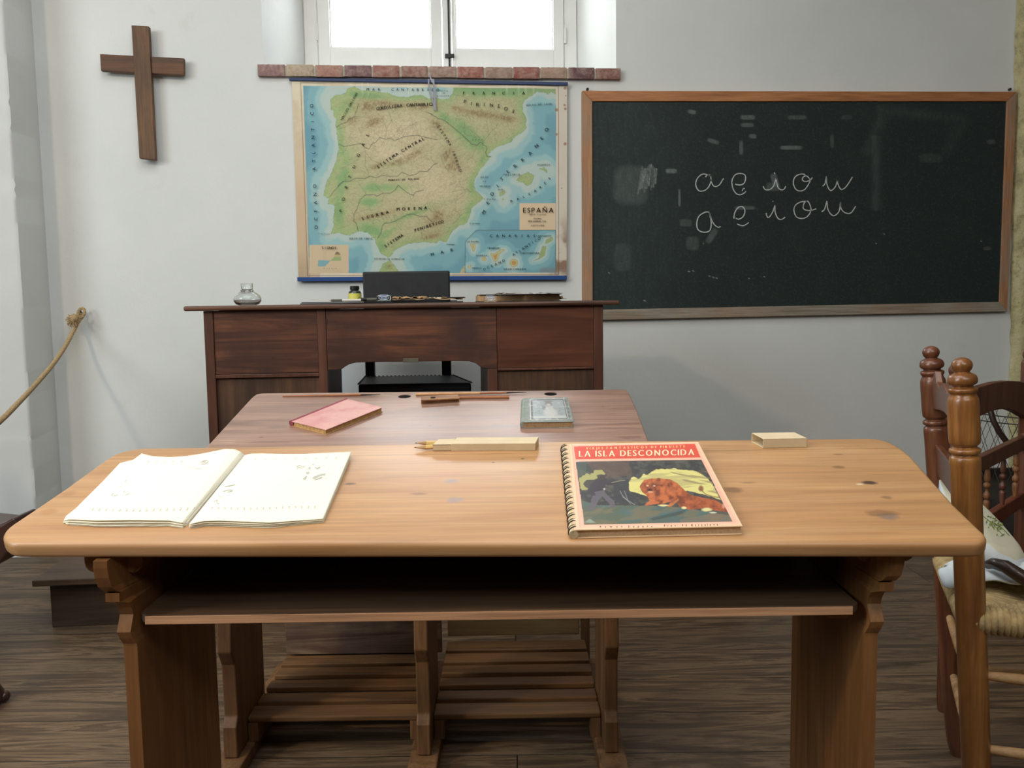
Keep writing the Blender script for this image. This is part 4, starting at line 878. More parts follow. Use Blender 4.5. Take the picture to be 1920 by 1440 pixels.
for sgn, uu in ((1, ul), (-1, ur)):
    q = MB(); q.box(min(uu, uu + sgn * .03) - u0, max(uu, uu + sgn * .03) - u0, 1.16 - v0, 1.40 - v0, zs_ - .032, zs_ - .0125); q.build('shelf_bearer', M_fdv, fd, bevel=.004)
q = MB(); q.lathe([(.004, 0), (.004, .0035), (.002, .004)], (.466 - u0, *(lambda h: (h[1] - v0 - .001, h[2]))(onu(1627, 1160, .466))), (0, -1, 0), n=8); q.build('nail_head', plain('steel_nail', rgb(200, 200, 196), .3, .9), fd)

# --- second desk
u1, v1 = -.2, 1.98
sd = thing('school_desk', 'reddish-brown slant-top school desk behind with two inkwell holes and a footrest', 'desk', HW(u1, v1, 0), -YAW, 'school desks in a row')
loc2 = lambda h: Vector((h[0] - u1, h[1] - v1, h[2]))
sv2 = lambda px, py: loc2(PS.H(px, py)).y
kn2 = []
def K2(px, py, rx, ry, col, amt): p = loc2(PS.H(px, py)); kn2.append((p.x, p.y, rx, ry, col, amt))
K2(806, 798, .004, .003, rgb(60, 60, 90), .8); K2(490, 820, .006, .003, rgb(80, 50, 40), .8); K2(930, 797, .014, .01, rgb(120, 96, 84), .5); K2(520, 800, .02, .015, rgb(124, 98, 86), .5); K2(840, 775, .03, .008, rgb(130, 104, 96), .4); K2(1130, 762, .004, .003, rgb(96, 60, 44), .7)
K2(500, 829, .06, .004, rgb(96, 62, 54), .5); K2(1180, 820, .03, .008, rgb(100, 66, 62), .5)
M_sd = wood('russet_desk_top', rgb(180, 144, 124), rgb(158, 122, 104), rgb(116, 82, 70), axis=0, s=1.1, rough=.34, knots=kn2, seams=[(sv2(900, 822), -1, 1, .5), (sv2(900, 827), -.1, 1, .45), (sv2(1180, 786), .28, 1, .7), (sv2(1180, 772), .3, 1, .5)], grain=.8, blotch=.3, blotch_col=rgb(150, 112, 100), spec=.5, coat=.3)
M_sdv = wood('russet_upright', rgb(134, 96, 60), rgb(108, 76, 46), rgb(70, 46, 30), axis=2, s=1.0, rough=.55, grain=.9, blotch=.5, blotch_col=rgb(90, 60, 42))
M_sds = wood('footrest_slat_wood', rgb(128, 92, 56), rgb(108, 76, 46), rgb(76, 52, 32), axis=0, s=1.0, rough=.55, grain=.8)
M_dull = wood('faded_board', rgb(150, 128, 104), rgb(104, 78, 62), rgb(66, 44, 38), axis=0, s=1.2, rough=.7, grain=.5, blotch=.7, blotch_col=rgb(72, 50, 46))
M_pale = wood('pale_board', rgb(168, 142, 100), rgb(150, 124, 86), rgb(112, 88, 58), axis=0, s=1.1, rough=.7, grain=.5)
outl2 = [(379, 846), (391, 833), (472, 745), (480, 739), (492, 737), (700, 735), (1040, 731.5), (1162, 729.5), (1173, 730), (1179, 735), (1195, 770), (1216, 826), (1224, 846), (900, 846)]
def hole_pts(pln, px, py, r, lc, n=24):
    c = pln.H(px, py); return [lc(c + pln.uH * r * cos(2 * pi * k / n) + pln.dH * r * sin(2 * pi * k / n)) for k in range(n)]
hc = [(758.5, 743.3), (1032.5, 738.6)]
holes = [hole_pts(PS, x, y, .0155, loc2) for x, y in hc]
slab('desktop', [loc2(PS.H(*p)) for p in outl2], holes, .024, PS.nH, None, M_sd, sd, .0035)
M_dark = plain('shaded_hollow', rgb(20, 13, 10), .9, nz=.2)  # near-black stands in for the shade inside the inkwell holes and thumb notch
for (x, y) in hc:
    c = PS.H(x, y); q = MB(); R_ = .0158; prof = [(R_, -.026), (R_ + .002, -.026), (R_ + .002, -.055), (R_, -.057), (.001, -.057)]
    q.lathe([(.0153, -.0015), (.0153, -.058), (.001, -.058), (.001, -.056), (.0145, -.056), (.0145, -.0015)], loc2(c), PS.nH, n=24); q.build('inkwell_cup', M_dark, sd, smooth=40)
zt2 = lambda v, off=.024: float(PS.p0[2] + (v - PS.p0[1]) * tan(PS.t) - off / cos(PS.t))
def upright2(ua, ub):
    pr = [(1.775, zt2(1.775) - .001), (1.775, .60), (1.80, .55), (1.805, .33), (1.80, .27), (1.822, .235), (1.826, .12), (1.812, .10), (1.812, .032), (2.03, .032), (2.03, .5), (2.10, .6), (2.10, zt2(2.10) - .001)]
    q = MB(); q.prism([(ua - u1, v - v1, z) for v, z in pr], (ub - ua, 0, 0)); q.build('side_panel', M_sdv, sd, bevel=.003)
    q = MB(); c = (ua + ub) / 2; q.box(c - .031 - u1, c + .031 - u1, 1.42 - v1, 2.32 - v1, 0, .031); q.build('runner', M_sdv, sd, bevel=.004)
for a, b_ in ((-.628, -.598), (-.214, -.185), (.188, .217)): upright2(a, b_)
for i, (a, b_) in enumerate([(1.885, 1.942), (1.962, 2.008), (2.036, 2.080), (2.106, 2.152), (2.172, 2.228), (2.248, 2.31)]):
    for (ua, ub) in ((-.597, -.215), (-.184, .187)):
        q = MB(); q.box(ua - u1, ub - u1, a - v1, b_ - v1, .075, .088); q.build('footrest_slat', M_sds, sd, bevel=.003)
for uu in (-.585, -.226, -.172, .175):
    q = MB(); q.box(uu - .011 - u1, uu + .011 - u1, 1.885 - v1, 2.31 - v1, .0315, .0745); q.build('slat_bearer', M_sdv, sd)
q = MB(); q.box(-.597 - u1, -.192 - u1, 2.229 - v1, 2.246 - v1, .089, .46); q.build('back_board', M_dull, sd, bevel=.002)
q = MB(); q.box(-.183 - u1, .172 - u1, 2.312 - v1, 2.33 - v1, .1, .168); q.build('foot_board', M_pale, sd, bevel=.004)
q = MB(); q.box(.178 - u1, .2 - u1, 2.31 - v1, 2.34 - v1, 0.0315, .5); q.build('rear_strut', M_sdv, sd, bevel=.002)
q = MB(); q.box(-.62 - u1, .21 - u1, 2.06 - v1, 2.08 - v1, .56, zt2(2.08) - .001); q.build('back_rail', M_sdv, sd, bevel=.002)

# ------------------------------------------------------------------ platform and teacher's desk
pf = thing('wooden_platform', "low dark wooden platform step under the teacher's desk", 'platform', (-.1, 3.3, 0))
M_pf = wood('platform_wood', rgb(100, 78, 60), rgb(82, 64, 50), rgb(56, 42, 32), axis=0, s=.9, rough=.5, grain=.7)
M_pfd = wood('platform_riser_wood', rgb(78, 62, 48), rgb(62, 48, 38), rgb(44, 34, 27), axis=0, s=.9, rough=.6, grain=.6)
o_ = pf.location
q = MB(); q.box(-1.237 - o_.x, 1.06 - o_.x, 2.775 - o_.y, 3.885 - o_.y, .143, .163); q.build('deck', M_pf, pf, bevel=.003)
q = MB(); q.box(-1.2 - o_.x, 1.03 - o_.x, 2.81 - o_.y, 3.88 - o_.y, 0, .1425); q.build('riser', M_pfd, pf, bevel=.002)

YT = 2.90; ZP = .163
c0 = ony(752, 572, YT); td = thing('teacher_desk', "large dark brown teacher's desk with arched kneehole and panelled front", 'desk', (c0[0], YT + .25, ZP))
O = td.location
M_td = wood('mahogany_front', rgb(116, 70, 46), rgb(84, 52, 38), rgb(60, 38, 30), axis=0, s=1.1, rough=.42, grain=.6, blotch=.85, blotch_col=rgb(58, 38, 34), spec=.45, coat=.1)
M_tdr = wood('mahogany_front_red', rgb(110, 62, 42), rgb(94, 54, 36), rgb(74, 42, 30), axis=0, s=.8, rough=.4, grain=.5, blotch=.4, blotch_col=rgb(70, 40, 30), off=(3, 2, 1), coat=.1)
M_tdv = wood('mahogany_stile', rgb(104, 66, 48), rgb(88, 54, 40), rgb(60, 38, 30), axis=2, s=.9, rough=.42, grain=.6, blotch=.5, blotch_col=rgb(66, 42, 34), coat=.1)
M_tdb = wood('mahogany_lower_panel', rgb(104, 72, 48), rgb(84, 58, 40), rgb(54, 38, 28), axis=2, s=.9, rough=.5, grain=.7, blotch=.8, blotch_col=rgb(52, 38, 30))
M_tdt = wood('mahogany_top', rgb(108, 74, 56), rgb(90, 60, 44), rgb(62, 42, 32), axis=0, s=.9, rough=.38, grain=.8, coat=.15)
XP = lambda px, py=640, Y=YT + .02: ony(px, py, Y)[0]; ZQ = lambda px, py, Y=YT + .02: ony(px, py, Y)[2]
YF = YT + .02
z_top = .9955; z_und = ZQ(760, 577.5, YT)
xa, xb = ony(343, 577, YT)[0], ony(1163, 562, YT)[0]
q = MB(); q.box(xa - O.x, xb - O.x, YT - O.y, YT + .52 - O.y, z_und - O.z, z_top - O.z); q.build('desktop', M_tdt, td, bevel=.006, seg=3)
def tdbox(name, x0, x1, y0, y1, z0, z1, mat, bev=.0015): q = MB(); q.box(x0 - O.x, x1 - O.x, y0 - O.y, y1 - O.y, z0 - O.z, z1 - O.z); return q.build(name, mat, td, bevel=bev)
x = [XP(p) for p in (383.5, 401, 596, 612, 932, 1114, 1131)]
zr = ZQ(500, 701); zu = z_und - .0005
tdbox('stile', x[0], x[1], YF, YF + .03, ZP, zu, M_tdv); tdbox('stile', x[5], x[6], YF, YF + .03, ZP, zu, M_tdv)
tdbox('stile', x[2], x[3], YF, YF + .03, ZP, zu, M_tdv); xk = XP(914)
tdbox('stile', xk, x[4], YF + .004, YF + .03, ZP, ZQ(920, 690), M_tdv)
tdbox('upper_panel', x[1] + .0005, x[2] - .0005, YF + .004, YF + .022, zr + .001, zu, M_td); tdbox('upper_panel', x[4] + .001, x[5] - .0005, YF + .003, YF + .022, ZQ(1020, 689), zu, M_tdr)
tdbox('rail', x[1] + .0005, x[2] - .0005, YF + .001, YF + .024, zr - .012, zr, M_tdv); tdbox('rail', x[4] + .001, x[5] - .0005, YF + .001, YF + .024, ZQ(1020, 689) - .008, ZQ(1020, 689) - .0005, M_tdv)
tdbox('lower_panel', x[1] + .0005, x[2] - .0005, YF + .012, YF + .022, ZP + .04, zr - .0125, M_tdb, .0005); tdbox('lower_panel', x[4] + .001, x[5] - .0005, YF + .012, YF + .022, ZP + .04, ZQ(1020, 689) - .009, M_tdb, .0005)
tdbox('bottom_rail', x[1] + .0005, x[2] - .0005, YF + .001, YF + .024, ZP, ZP + .0395, M_tdv); tdbox('bottom_rail', x[4] + .001, x[5] - .0005, YF + .001, YF + .024, ZP, ZP + .0395, M_tdv)
ap = [(617, 694), (633, 693.5), (641, 692), (648, 687), (656, 682.5), (668, 680), (700, 679), (860, 677), (880, 677.5), (892, 681), (898, 686), (904, 690.5), (914, 691), (931.5, 690.5)]
AP = [(XP(a, b_), ZQ(a, b_)) for a, b_ in ap]
pts = [(x[3] + .0008, zu)] + [(x[3] + .0008, AP[0][1])] + AP[1:-1] + [(x[4], AP[-1][1]), (x[4], zu)]
q = MB(); q.prism([(a - O.x, YF + .002 - O.y, b_ - O.z) for a, b_ in pts], (0, .02, 0)); q.build('arched_apron', M_td, td, bevel=.002)
# pedestal carcasses
for (xx0, xx1) in ((x[0] + .003, x[3] - .002), (xk + .002, x[6] - .003)):
    tdbox('pedestal', xx0, xx1, YF + .031, YF + .48, ZP, zu - .001, M_tdb, .002)
tdbox('lock_plate', XP(755), XP(784), YF - .0005, YF + .006, ZQ(770, 679.5), ZQ(770, 672), plain('tarnished_brass', rgb(104, 100, 84), .5, .5, nz=.2), .001)

# --- black chair behind the desk
M_lea = plain('black_leather', rgb(30, 32, 36), .5, nz=.25, nscale=30, bmp=.15)
M_blk = plain('black_lacquered_wood', rgb(24, 20, 20), .45, nz=.2)
vc = 3.44
hL, hR = onv(672, 727, 3.19), onv(884, 727, 3.19); bL, bR = onv(688, 706, 3.52), onv(846, 706, 3.52)
ch = thing('leather_chair', "black leather upholstered chair behind the teacher's desk", 'chair', HW((hL[0] + hR[0]) / 2, 3.36, ZP), -YAW)
cu = (hL[0] + hR[0]) / 2; lc = lambda u, v, z: (u - cu, v - 3.36, z - ZP)
q = MB(); zs1 = .705; a = [lc(hL[0], 3.19, zs1 - .045), lc(hR[0], 3.19, zs1 - .045), lc(bR[0] + .01, 3.53, zs1 - .045), lc(bL[0] - .01, 3.53, zs1 - .045)]
q.hexa(a, [(p[0], p[1], p[2] + .045) for p in a]); q.build('seat', M_lea, ch, bevel=.008, seg=3)
rnd = random.Random(4); q = MB()
for i in range(22):
    t = i / 21; 
    for (A, B) in (((hL[0], 3.192), (bL[0] - .008, 3.53)), ((hR[0], 3.192), (bR[0] + .008, 3.53)), ((bL[0], 3.525), (bR[0], 3.525))):
        q.lathe([(.004, 0), (.004, .002), (.002, .004)], lc(A[0] + (B[0] - A[0]) * t, A[1] + (B[1] - A[1]) * t, zs1 - .001), n=8)
q.build('upholstery_nails', M_blk, ch)
kL, kR = onv(680, 540, 3.53)[0], onv(843, 540, 3.53)[0]; zb1 = onv(760, 508.5, 3.53)[2]
q = MB(); q.box(kL - cu, kR - cu, 3.535 - 3.36, 3.565 - 3.36, .93 - ZP, zb1 - ZP); q.build('backrest', M_lea, ch, bevel=.006, seg=3)
for (a, b_) in ((686, 703), (829, 846)):
    ua, ub = onv(a, 695, 3.55)[0], onv(b_, 695, 3.55)[0]
    q = MB(); q.box(ua - cu, ub - cu, 3.5355 - 3.36, 3.5645 - 3.36, 0, .93 - ZP - .0005); q.build('leg', M_blk, ch, bevel=.003)
for ua in (hL[0] + .01, hR[0] - .045):
    q = MB(); q.box(ua - cu, ua + .035 - cu, 3.2 - 3.36, 3.235 - 3.36, 0, zs1 - .046 - ZP); q.build('leg', M_blk, ch, bevel=.003)

# ------------------------------------------------------------------ things on the teacher's desk
ZT = z_top + .0005
M_glass = bpy.data.materials.new('clear_glass'); M_glass.use_nodes = True; bg = M_glass.node_tree.nodes['Principled BSDF']
bg.inputs['Transmission Weight'].default_value = 1; bg.inputs['Roughness'].default_value = .02; bg.inputs['IOR'].default_value = 1.45; bg.inputs['Base Color'].default_value = (.93, .96, .95, 1)
def tx(px, Y): return ony(px, 562, Y)[0]
Yi = 3.02; xi = tx(464, Yi)
ik = thing('glass_inkwell', "clear round-bellied glass inkwell at the left end of the teacher's desk", 'inkwell', (xi, Yi, ZT))
sc = .0458 / .046
q = MB(); q.lathe([(.028, 0), (.038, .004), (.0445, .014), (.0455, .022), (.041, .032), (.03, .040), (.0195, .0455), (.0215, .048), (.0195, .0505), (.0175, .052), (.019, .0545), (.019, .0695), (.0205, .071),
        (.0175, .071), (.0165, .068), (.0155, .053), (.0175, .043), (.028, .037), (.038, .029), (.042, .021), (.040, .013), (.03, .006), (.001, .005)], n=36); q.build('glass_body', M_glass, ik, smooth=60)
Yb = 3.0; ib = thing('ink_bottle', "small ink bottle with black cap and yellow label on the teacher's desk", 'bottle', (tx(665.5, Yb), Yb, ZT + .0085))
M_ink = plain('dark_ink_glass', rgb(44, 50, 46), .15, nz=.2, coat=.5); M_cap = plain('black_cap', rgb(22, 22, 24), .4); M_yl = plain('yellow_label', rgb(206, 204, 96), .6, nz=.04)
q = MB(); q.lathe([(.017, 0), (.0205, .002), (.0215, .005), (.0215, .027), (.019, .032), (.0135, .036), (.0135, .038)], n=28); q.build('bottle_body', M_ink, ib, smooth=50)
q = MB(); q.lathe([(.0145, .0375), (.0155, .038), (.0155, .0485), (.014, .05), (.001, .0505)], n=28); q.build('cap', M_cap, ib, smooth=40)
q = MB(); q.lathe([(.0219, .006), (.0219, .0255)], n=28); q.f = [f for f in q.f if len(f) == 4]; q.build('label', M_yl, ib, smooth=40)
q = MB(); q.box(.000, .0012, -.0228, -.0222, .010, .022, Matrix.Rotation(.9, 4, 'Y')); q.build('label_print', M_cap, ib)
M_fold = plain('black_folder', rgb(30, 32, 32), .6, nz=.3, nscale=40)
Yq = 3.02; x0, x1 = tx(564, Yq), tx(868, Yq)
fo = thing('document_folder', "thin black document folder lying flat under papers and pens on the teacher's desk", 'folder', ((x0 + x1) / 2, Yq + .1, ZT))
q = MB(); q.box(x0 - (x0 + x1) / 2, x1 - (x0 + x1) / 2, -.12, .12, 0, .0035); q.box(x0 - (x0 + x1) / 2 + .004, x1 - (x0 + x1) / 2 - .02, -.118, .12, .0042, .007); q.build('cover', M_fold, fo, bevel=.001)
M_pap = plain('aged_paper', rgb(206, 190, 156), .8, nz=.12, nscale=30); M_kraft = plain('kraft_paper', rgb(176, 142, 104), .85, nz=.2, nscale=30)
q = MB(); c_ = (x0 + x1) / 2; q.box(tx(583, Yq) - c_, tx(616, Yq) - c_, -.10, .05, .0072, .0085, Matrix.Rotation(.03, 4, 'Y')); q.build('paper_slip', M_pap, fo)
ZF = ZT + .0075
def pen(name, label, pxa, pxb, Y, r, parts, cat='pen', z=0):
    a, b_ = tx(pxa, Y), tx(pxb, Y); o = thing(name, label, cat, ((a + b_) / 2, Y, ZF + r + z)); Lh = (b_ - a)
    for nm, t0, t1, ra, rb, mat in parts:
        q = MB(); q.lathe([(ra * r, (t0 - .5) * Lh), (rb * r, (t1 - .5) * Lh)], (0, 0, 0), (1, 0, 0), n=14); q.build(nm, mat, o, smooth=50)
    return o
M_olive = plain('olive_tube', rgb(88, 90, 74), .5, nz=.15); M_cream = plain('cream_paper_band', rgb(208, 206, 196), .7, nz=.05); M_tan = plain('tan_wood', rgb(186, 150, 108), .5, nz=.15)
pen('pen_holder', "slim dark pen with a cream band in front of the ink bottle", 618, 680, 2.965, .004, [('tip', 0, .05, .3, .9, M_tan), ('barrel', .05, .38, 1, 1, M_olive), ('band', .38, .95, 1, 1, M_cream), ('end', .95, 1, .9, .6, M_cap)])
pen('marker_pen', "thick olive pen with black cap just right of the ink bottle", 676, 708, 2.985, .0062, [('cap', 0, .36, .95, 1.05, M_cap), ('barrel', .36, 1, .85, .8, M_olive)])
M_fac = plain('bluish_glass', rgb(176, 196, 222), .08, nz=.3, nscale=60, coat=1, spec=.8)
def crystal(pxa, pxb, Y, label, z0, hgt=.0205):
    a, b_ = tx(pxa, Y), tx(pxb, Y); o = thing('glass_paperweight', label, 'paperweight', ((a + b_) / 2, Y, z0), 0, "glass blocks on the teacher's desk"); w_ = (b_ - a) / 2
    q = MB(); q.box(-w_, w_, -w_ * .8, w_ * .8, 0, hgt * .86); q.build('glass_block', M_glass, o, bevel=.0025, seg=2)
    q = MB(); q.tube([(w_ * .72 * cos(t), -w_ * .8 - .0004, hgt * .48 + hgt * .28 * sin(t)) for t in np.linspace(0, 2 * pi, 20)[:-1]], .0009, 6, closed=True)
    q.tube([(w_ * .42 * cos(t), -w_ * .8 - .0004, hgt * .48 + hgt * .14 * sin(t)) for t in np.linspace(0, 2 * pi, 16)[:-1]], .0009, 6, closed=True); q.build('oval_mark', M_fac, o)
    q = MB(); q.lathe([(w_ * .6, hgt * .87), (w_ * .66, hgt * .92), (w_ * .6, hgt), (.001, hgt)], n=18); q.build('rim', M_fac, o, smooth=50)
crystal(707, 733, 2.955, "small clear glass block in front of the papers at the middle of the teacher's desk", ZF)
crystal(907, 931, 2.955, "small clear glass block in front of the thick old book on the teacher's desk", ZT)
# crumpled brown papers
def crumple(mb, x0, x1, y0, y1, z0, h, n=14, m_=5, seed=1):
    r = random.Random(seed); P_ = []
    for j in range(m_):
        for i in range(n): P_.append((x0 + (x1 - x0) * i / (n - 1) + r.uniform(-.003, .003), y0 + (y1 - y0) * j / (m_ - 1), z0 + h * (r.random() ** 1.3)))
    mb.add(P_, [(j * n + i, j * n + i + 1, j * n + n + i + 1, j * n + n + i) for j in range(m_ - 1) for i in range(n - 1)])
pc = thing('brown_papers', "crumpled brown paper wrappings in the middle of the teacher's desk", 'papers', (tx(800, 3.0), 3.04, ZF + .0005))
xx = tx(800, 3.0)
for k, (a, b_, z_, h_, mt, sd_) in enumerate([(731, 868, .001, .006, M_kraft, 2), (736, 800, .006, .009, M_kraft, 3), (795, 862, .005, .006, M_pap, 4)]):
    q = MB(); crumple(q, tx(a, 3.0) - xx, tx(b_, 3.0) - xx, -.05 + k * .01, .07, z_, h_, seed=sd_)
    o = q.build('paper_sheet', mt, pc); md = o.modifiers.new('t', 'SOLIDIFY'); md.thickness = .0006
pen('black_pencil', "thin black pencil poking out of the brown papers at their right end", 838, 874, 2.97, .0022, [('point', .93, 1, 1, .1, M_tan), ('barrel', 0, .93, 1, 1, M_cap)], 'pencil', .006)
# thick old book on the right
Yk = 3.0; x0, x1 = tx(897, Yk), tx(1053, Yk); xc = (x0 + x1) / 2
bk = thing('old_book', "thick old book with brown page edges lying on the right of the teacher's desk", 'book', (xc, Yk + .09, ZT))
M_pg = plain('brown_page_block', rgb(180, 148, 108), .85, nz=.15, nscale=80); M_drk = plain('dark_cover', rgb(48, 38, 30), .6, nz=.3)
q = MB(); q.box(x0 - xc, x1 - xc - .006, -.088, .085, .002, .0215); q.build('pages', M_pg, bk, bevel=.001)
q = MB(); q.box(x0 - xc + .004, x1 - xc, -.092, .09, .022, .0245); q.build('cover', M_drk, bk, bevel=.0008)
q = MB(); q.box(x0 - xc - .002, x1 - xc - .002, -.09, .09, 0, .0018); q.build('back_cover', M_drk, bk)
q = MB(); crumple(q, tx(1046, Yk) - xc, tx(1061, Yk) - xc, -.09, .06, .006, .014, 4, 5, 8); o = q.build('torn_spine', M_kraft, bk); o.modifiers.new('t', 'SOLIDIFY').thickness = .002
sl = thing('paper_scraps', "torn paper scraps and strips lying on top of the thick old book", 'papers', (xc, Yk + .05, ZT + .025))
for k, (a, b_, mt) in enumerate([(930, 948, M_pap), (948, 985, M_pap), (985, 1018, M_cream), (1008, 1052, M_drk)]):
    q = MB(); crumple(q, tx(a, Yk) - xc, tx(b_, Yk) - xc, -.11, .02, .0005, .0055 if k == 0 else .003, 6, 3, 20 + k); o = q.build('scrap', mt, sl); o.modifiers.new('t', 'SOLIDIFY').thickness = .0006

# ------------------------------------------------------------------ things on the second desk
def block(mb, lo, A, B, Cc, h0, h1, hpx=0.0):
    """A,B front-left/right, Cc back-left, pixel corners given at height hpx; slab between h0 and h1"""
    a, b_, c_ = lo(*A, hpx), lo(*B, hpx), lo(*Cc, hpx); d_ = b_ + (c_ - a)
    base = [Vector((p.x, p.y, h0)) for p in (a, b_, d_, c_)]; mb.hexa(base, [Vector((p.x, p.y, h1)) for p in base]); return [Vector((p.x, p.y, h1)) for p in (a, b_, d_, c_)]
nb, lo = on_plane('pink_notebook', 'thin faded pink notebook lying askew on the reddish-brown desk', 'notebook', PS, 628, 780)
H_ = .011
def quad_slab(mb, lo, P4, h0, h1, hp):
    a = [lo(*p, hp) for p in P4]; mb.hexa([Vector((p.x, p.y, h0)) for p in a], [Vector((p.x, p.y, h1)) for p in a])
c4 = [(546.5, 790), (611, 806), (717.5, 763.5), (651, 748)]
m, nt, b_n = newmat('faded_pink_cover'); v = mapping(nt, (1, 1, 1)); n1 = noise(nt, v, 18, 5, .6)
nt.links.new(ramp(nt, n1, [(.35, rgb(204, 140, 138)), (.6, rgb(214, 166, 156)), (.75, rgb(212, 150, 148))]), b_n.inputs['Base Color']); b_n.inputs['Roughness'].default_value = .55; M_pink = m
q = MB(); quad_slab(q, lo, c4, H_ - .0012, H_, H_); q.build('cover', M_pink, nb, bevel=.0006)
M_red = plain('red_cloth_spine', rgb(150, 72, 84), .7, nz=.2); M_page = plain('yellowed_page_edges', rgb(196, 160, 106), .8, nz=.3, nscale=200)
q = MB(); quad_slab(q, lo, [(549, 789.5), (610.5, 804.5), (715, 763.5), (652, 749)], .001, H_ - .0014, H_); q.build('pages', M_page, nb)
q = MB(); quad_slab(q, lo, c4, .0003, .0009, H_); q.build('back_cover', M_page, nb)
a, b_ = lo(545.5, 789.6, H_), lo(650, 747.6, H_); q = MB(); q.tube([Vector((a.x, a.y, .0062)), Vector((b_.x, b_.y, .0062))], .0062, 12); q.build('spine', M_red, nb, smooth=50)

sb_, lo = on_plane('small_thick_book', 'small thick book with a grey picture cover of a girl, on the reddish-brown desk', 'book', PS, 1028, 780)
H_ = .0145; cov = [(986, 790.5), (1075, 789), (1064, 744.8), (984, 746.6)]
BK = MB(); quad_slab(BK, lo, [(982, 791), (1074, 789.5), (1063, 745.6), (984.5, 747)], .0016, H_ - .0016, H_); BK.build('pages', plain('page_block_tan', rgb(166, 134, 98), .8, nz=.2, nscale=200), sb_)
M_gc = plain('grey_green_boards', rgb(134, 142, 132), .5, nz=.15, nscale=60)
q = MB(); quad_slab(q, lo, [(983, 791.5), (1076, 790), (1064.5, 744.6), (984, 746.4)], 0, .0014, H_); q.build('back_cover', M_gc, sb_, bevel=.0006)
q = MB(); quad_slab(q, lo, [(983, 791.5), (1076, 790), (1064.5, 744.6), (984, 746.4)], H_ - .0014, H_, H_); q.build('front_cover', M_gc, sb_, bevel=.0006)
a, b_ = lo(981.5, 790.5, H_), lo(983, 747, H_); q = MB(); q.tube([Vector((a.x, a.y, H_ / 2)), Vector((b_.x, b_.y, H_ / 2))], H_ / 2, 14); q.build('spine', M_gc, sb_, smooth=50)
# printed picture panel
nx, ny = 130, 130; U, V = np.meshgrid(np.linspace(0, 1, nx), np.linspace(0, 1, ny))
cc = [lo(991, 746.9, H_ + .0003), lo(1062.5, 745.3, H_ + .0003), lo(1073.5, 788, H_ + .0003), lo(992, 789.5, H_ + .0003)]; cc = [np.array(c) for c in cc]
Pq = (cc[0] * ((1 - U) * (1 - V))[..., None] + cc[1] * (U * (1 - V))[..., None] + cc[2] * (U * V)[..., None] + cc[3] * ((1 - U) * V)[..., None])
C = np.zeros((ny, nx, 3)) + s2l((110, 116, 112)); nn = fbm(U * 12, V * 12, 4)
C = lay(C, (U > .03) * (U < .92) * (V > .03) * (V < .96), (190, 186, 168)); C = lay(C, (U > .05) * (U < .9) * (V > .05) * (V < .94), (60, 64, 66))
inn = (U > .1) * (U < .88) * (V > .1) * (V < .9); C = lay(C, inn * 1.0, (142, 150, 152)); C = lay(C, inn * np.clip((nn - .45) * 4, 0, 1) * (V > .45), (96, 104, 92)); C = lay(C, inn * (V > .8) * .6, (190, 192, 180))
bl_ = lambda cx, cy, rx, ry: np.clip(1.4 - ((U - cx) / rx) ** 2 - ((V - cy) / ry) ** 2, 0, 1)
C = lay(C, bl_(.52, .66, .17, .2) * .8, (184, 180, 174)); C = lay(C, bl_(.5, .45, .1, .12) * .8, (178, 172, 166)); C = lay(C, bl_(.5, .28, .1, .11) * .85, (104, 92, 88)); C = lay(C, bl_(.5, .32, .055, .06) * .8, (190, 176, 166)); C = lay(C, bl_(.37, .42, .05, .1) * .7, (84, 84, 86)); C = lay(C, bl_(.5, .16, .13, .05) * .7, (100, 90, 84))
C = lay(C, (nn > .62) * .3, (200, 200, 196))
for k in range(5): C = lay(C, (U > .92) * (U < .98) * (np.abs(V - .16 - k * .17) < .05) * 1.0, (84, 92, 94))
grid_mesh('cover_picture', Pq, C, painted('glossy_cover_print', .3, .5), sb_)

pb, lo = on_plane('wooden_pencil_box', 'small brown wooden pencil box lying near the back of the reddish-brown desk', 'box', PS, 825, 750)
M_box = wood('pencil_box_wood', rgb(176, 128, 84), rgb(150, 102, 64), rgb(104, 66, 42), axis=0, s=3, rough=.5)
q = MB(); quad_slab(q, lo, [(790, 757.3), (861, 753.2), (860, 746), (790, 749)], 0, .0085, .0); q.build('box_body', M_box, pb, bevel=.0008)
q = MB(); quad_slab(q, lo, [(789.6, 750.3), (861.3, 746.2), (858, 739.6), (791, 742.8)], .0088, .0115, .0115); q.build('sliding_lid', M_box, pb, bevel=.0006)
c1 = lo(812, 745.4, .0118); q = MB(); q.lathe([(.006, 0), (.006, .0004), (.001, .0005)], c1, n=20); q.build('thumb_notch', M_dark, pb)
M_st = plain('pale_stick_wood', rgb(198, 150, 104), .5, nz=.12, nscale=40); M_st2 = plain('brown_stick_wood', rgb(156, 100, 62), .45, nz=.15, nscale=40)
def stick(name, label, cat, pa, pb_, r0, r1, parts, pln=PS, hh=None):
    mx_, my_ = (pa[0] + pb_[0]) / 2, (pa[1] + pb_[1]) / 2; o, lo = on_plane(name, label, cat, pln, mx_, my_, 'penholders at the back of the second desk' if name == 'penholder' else None); h = max(r0, r1)
    a, b_ = lo(*pa, h), lo(*pb_, h)
    for nm, t0, t1, k0, k1, mat in parts:
        q = MB(); p, s_ = a.lerp(b_, t0), a.lerp(b_, t1); L_ = (s_ - p).length; q.lathe([(k0, 0), (k1, L_)], p, (s_ - p), n=12); q.build(nm, mat, o, smooth=50)
    return o
stick('penholder', 'long thin brown penholder with dark nib at the left back of the reddish-brown desk', 'pen', (530, 743), (713, 739.5), .0022, .0022, [('shaft', 0, .8, .0016, .0024, M_st2), ('nib', .8, 1, .0022, .0006, M_drk)])
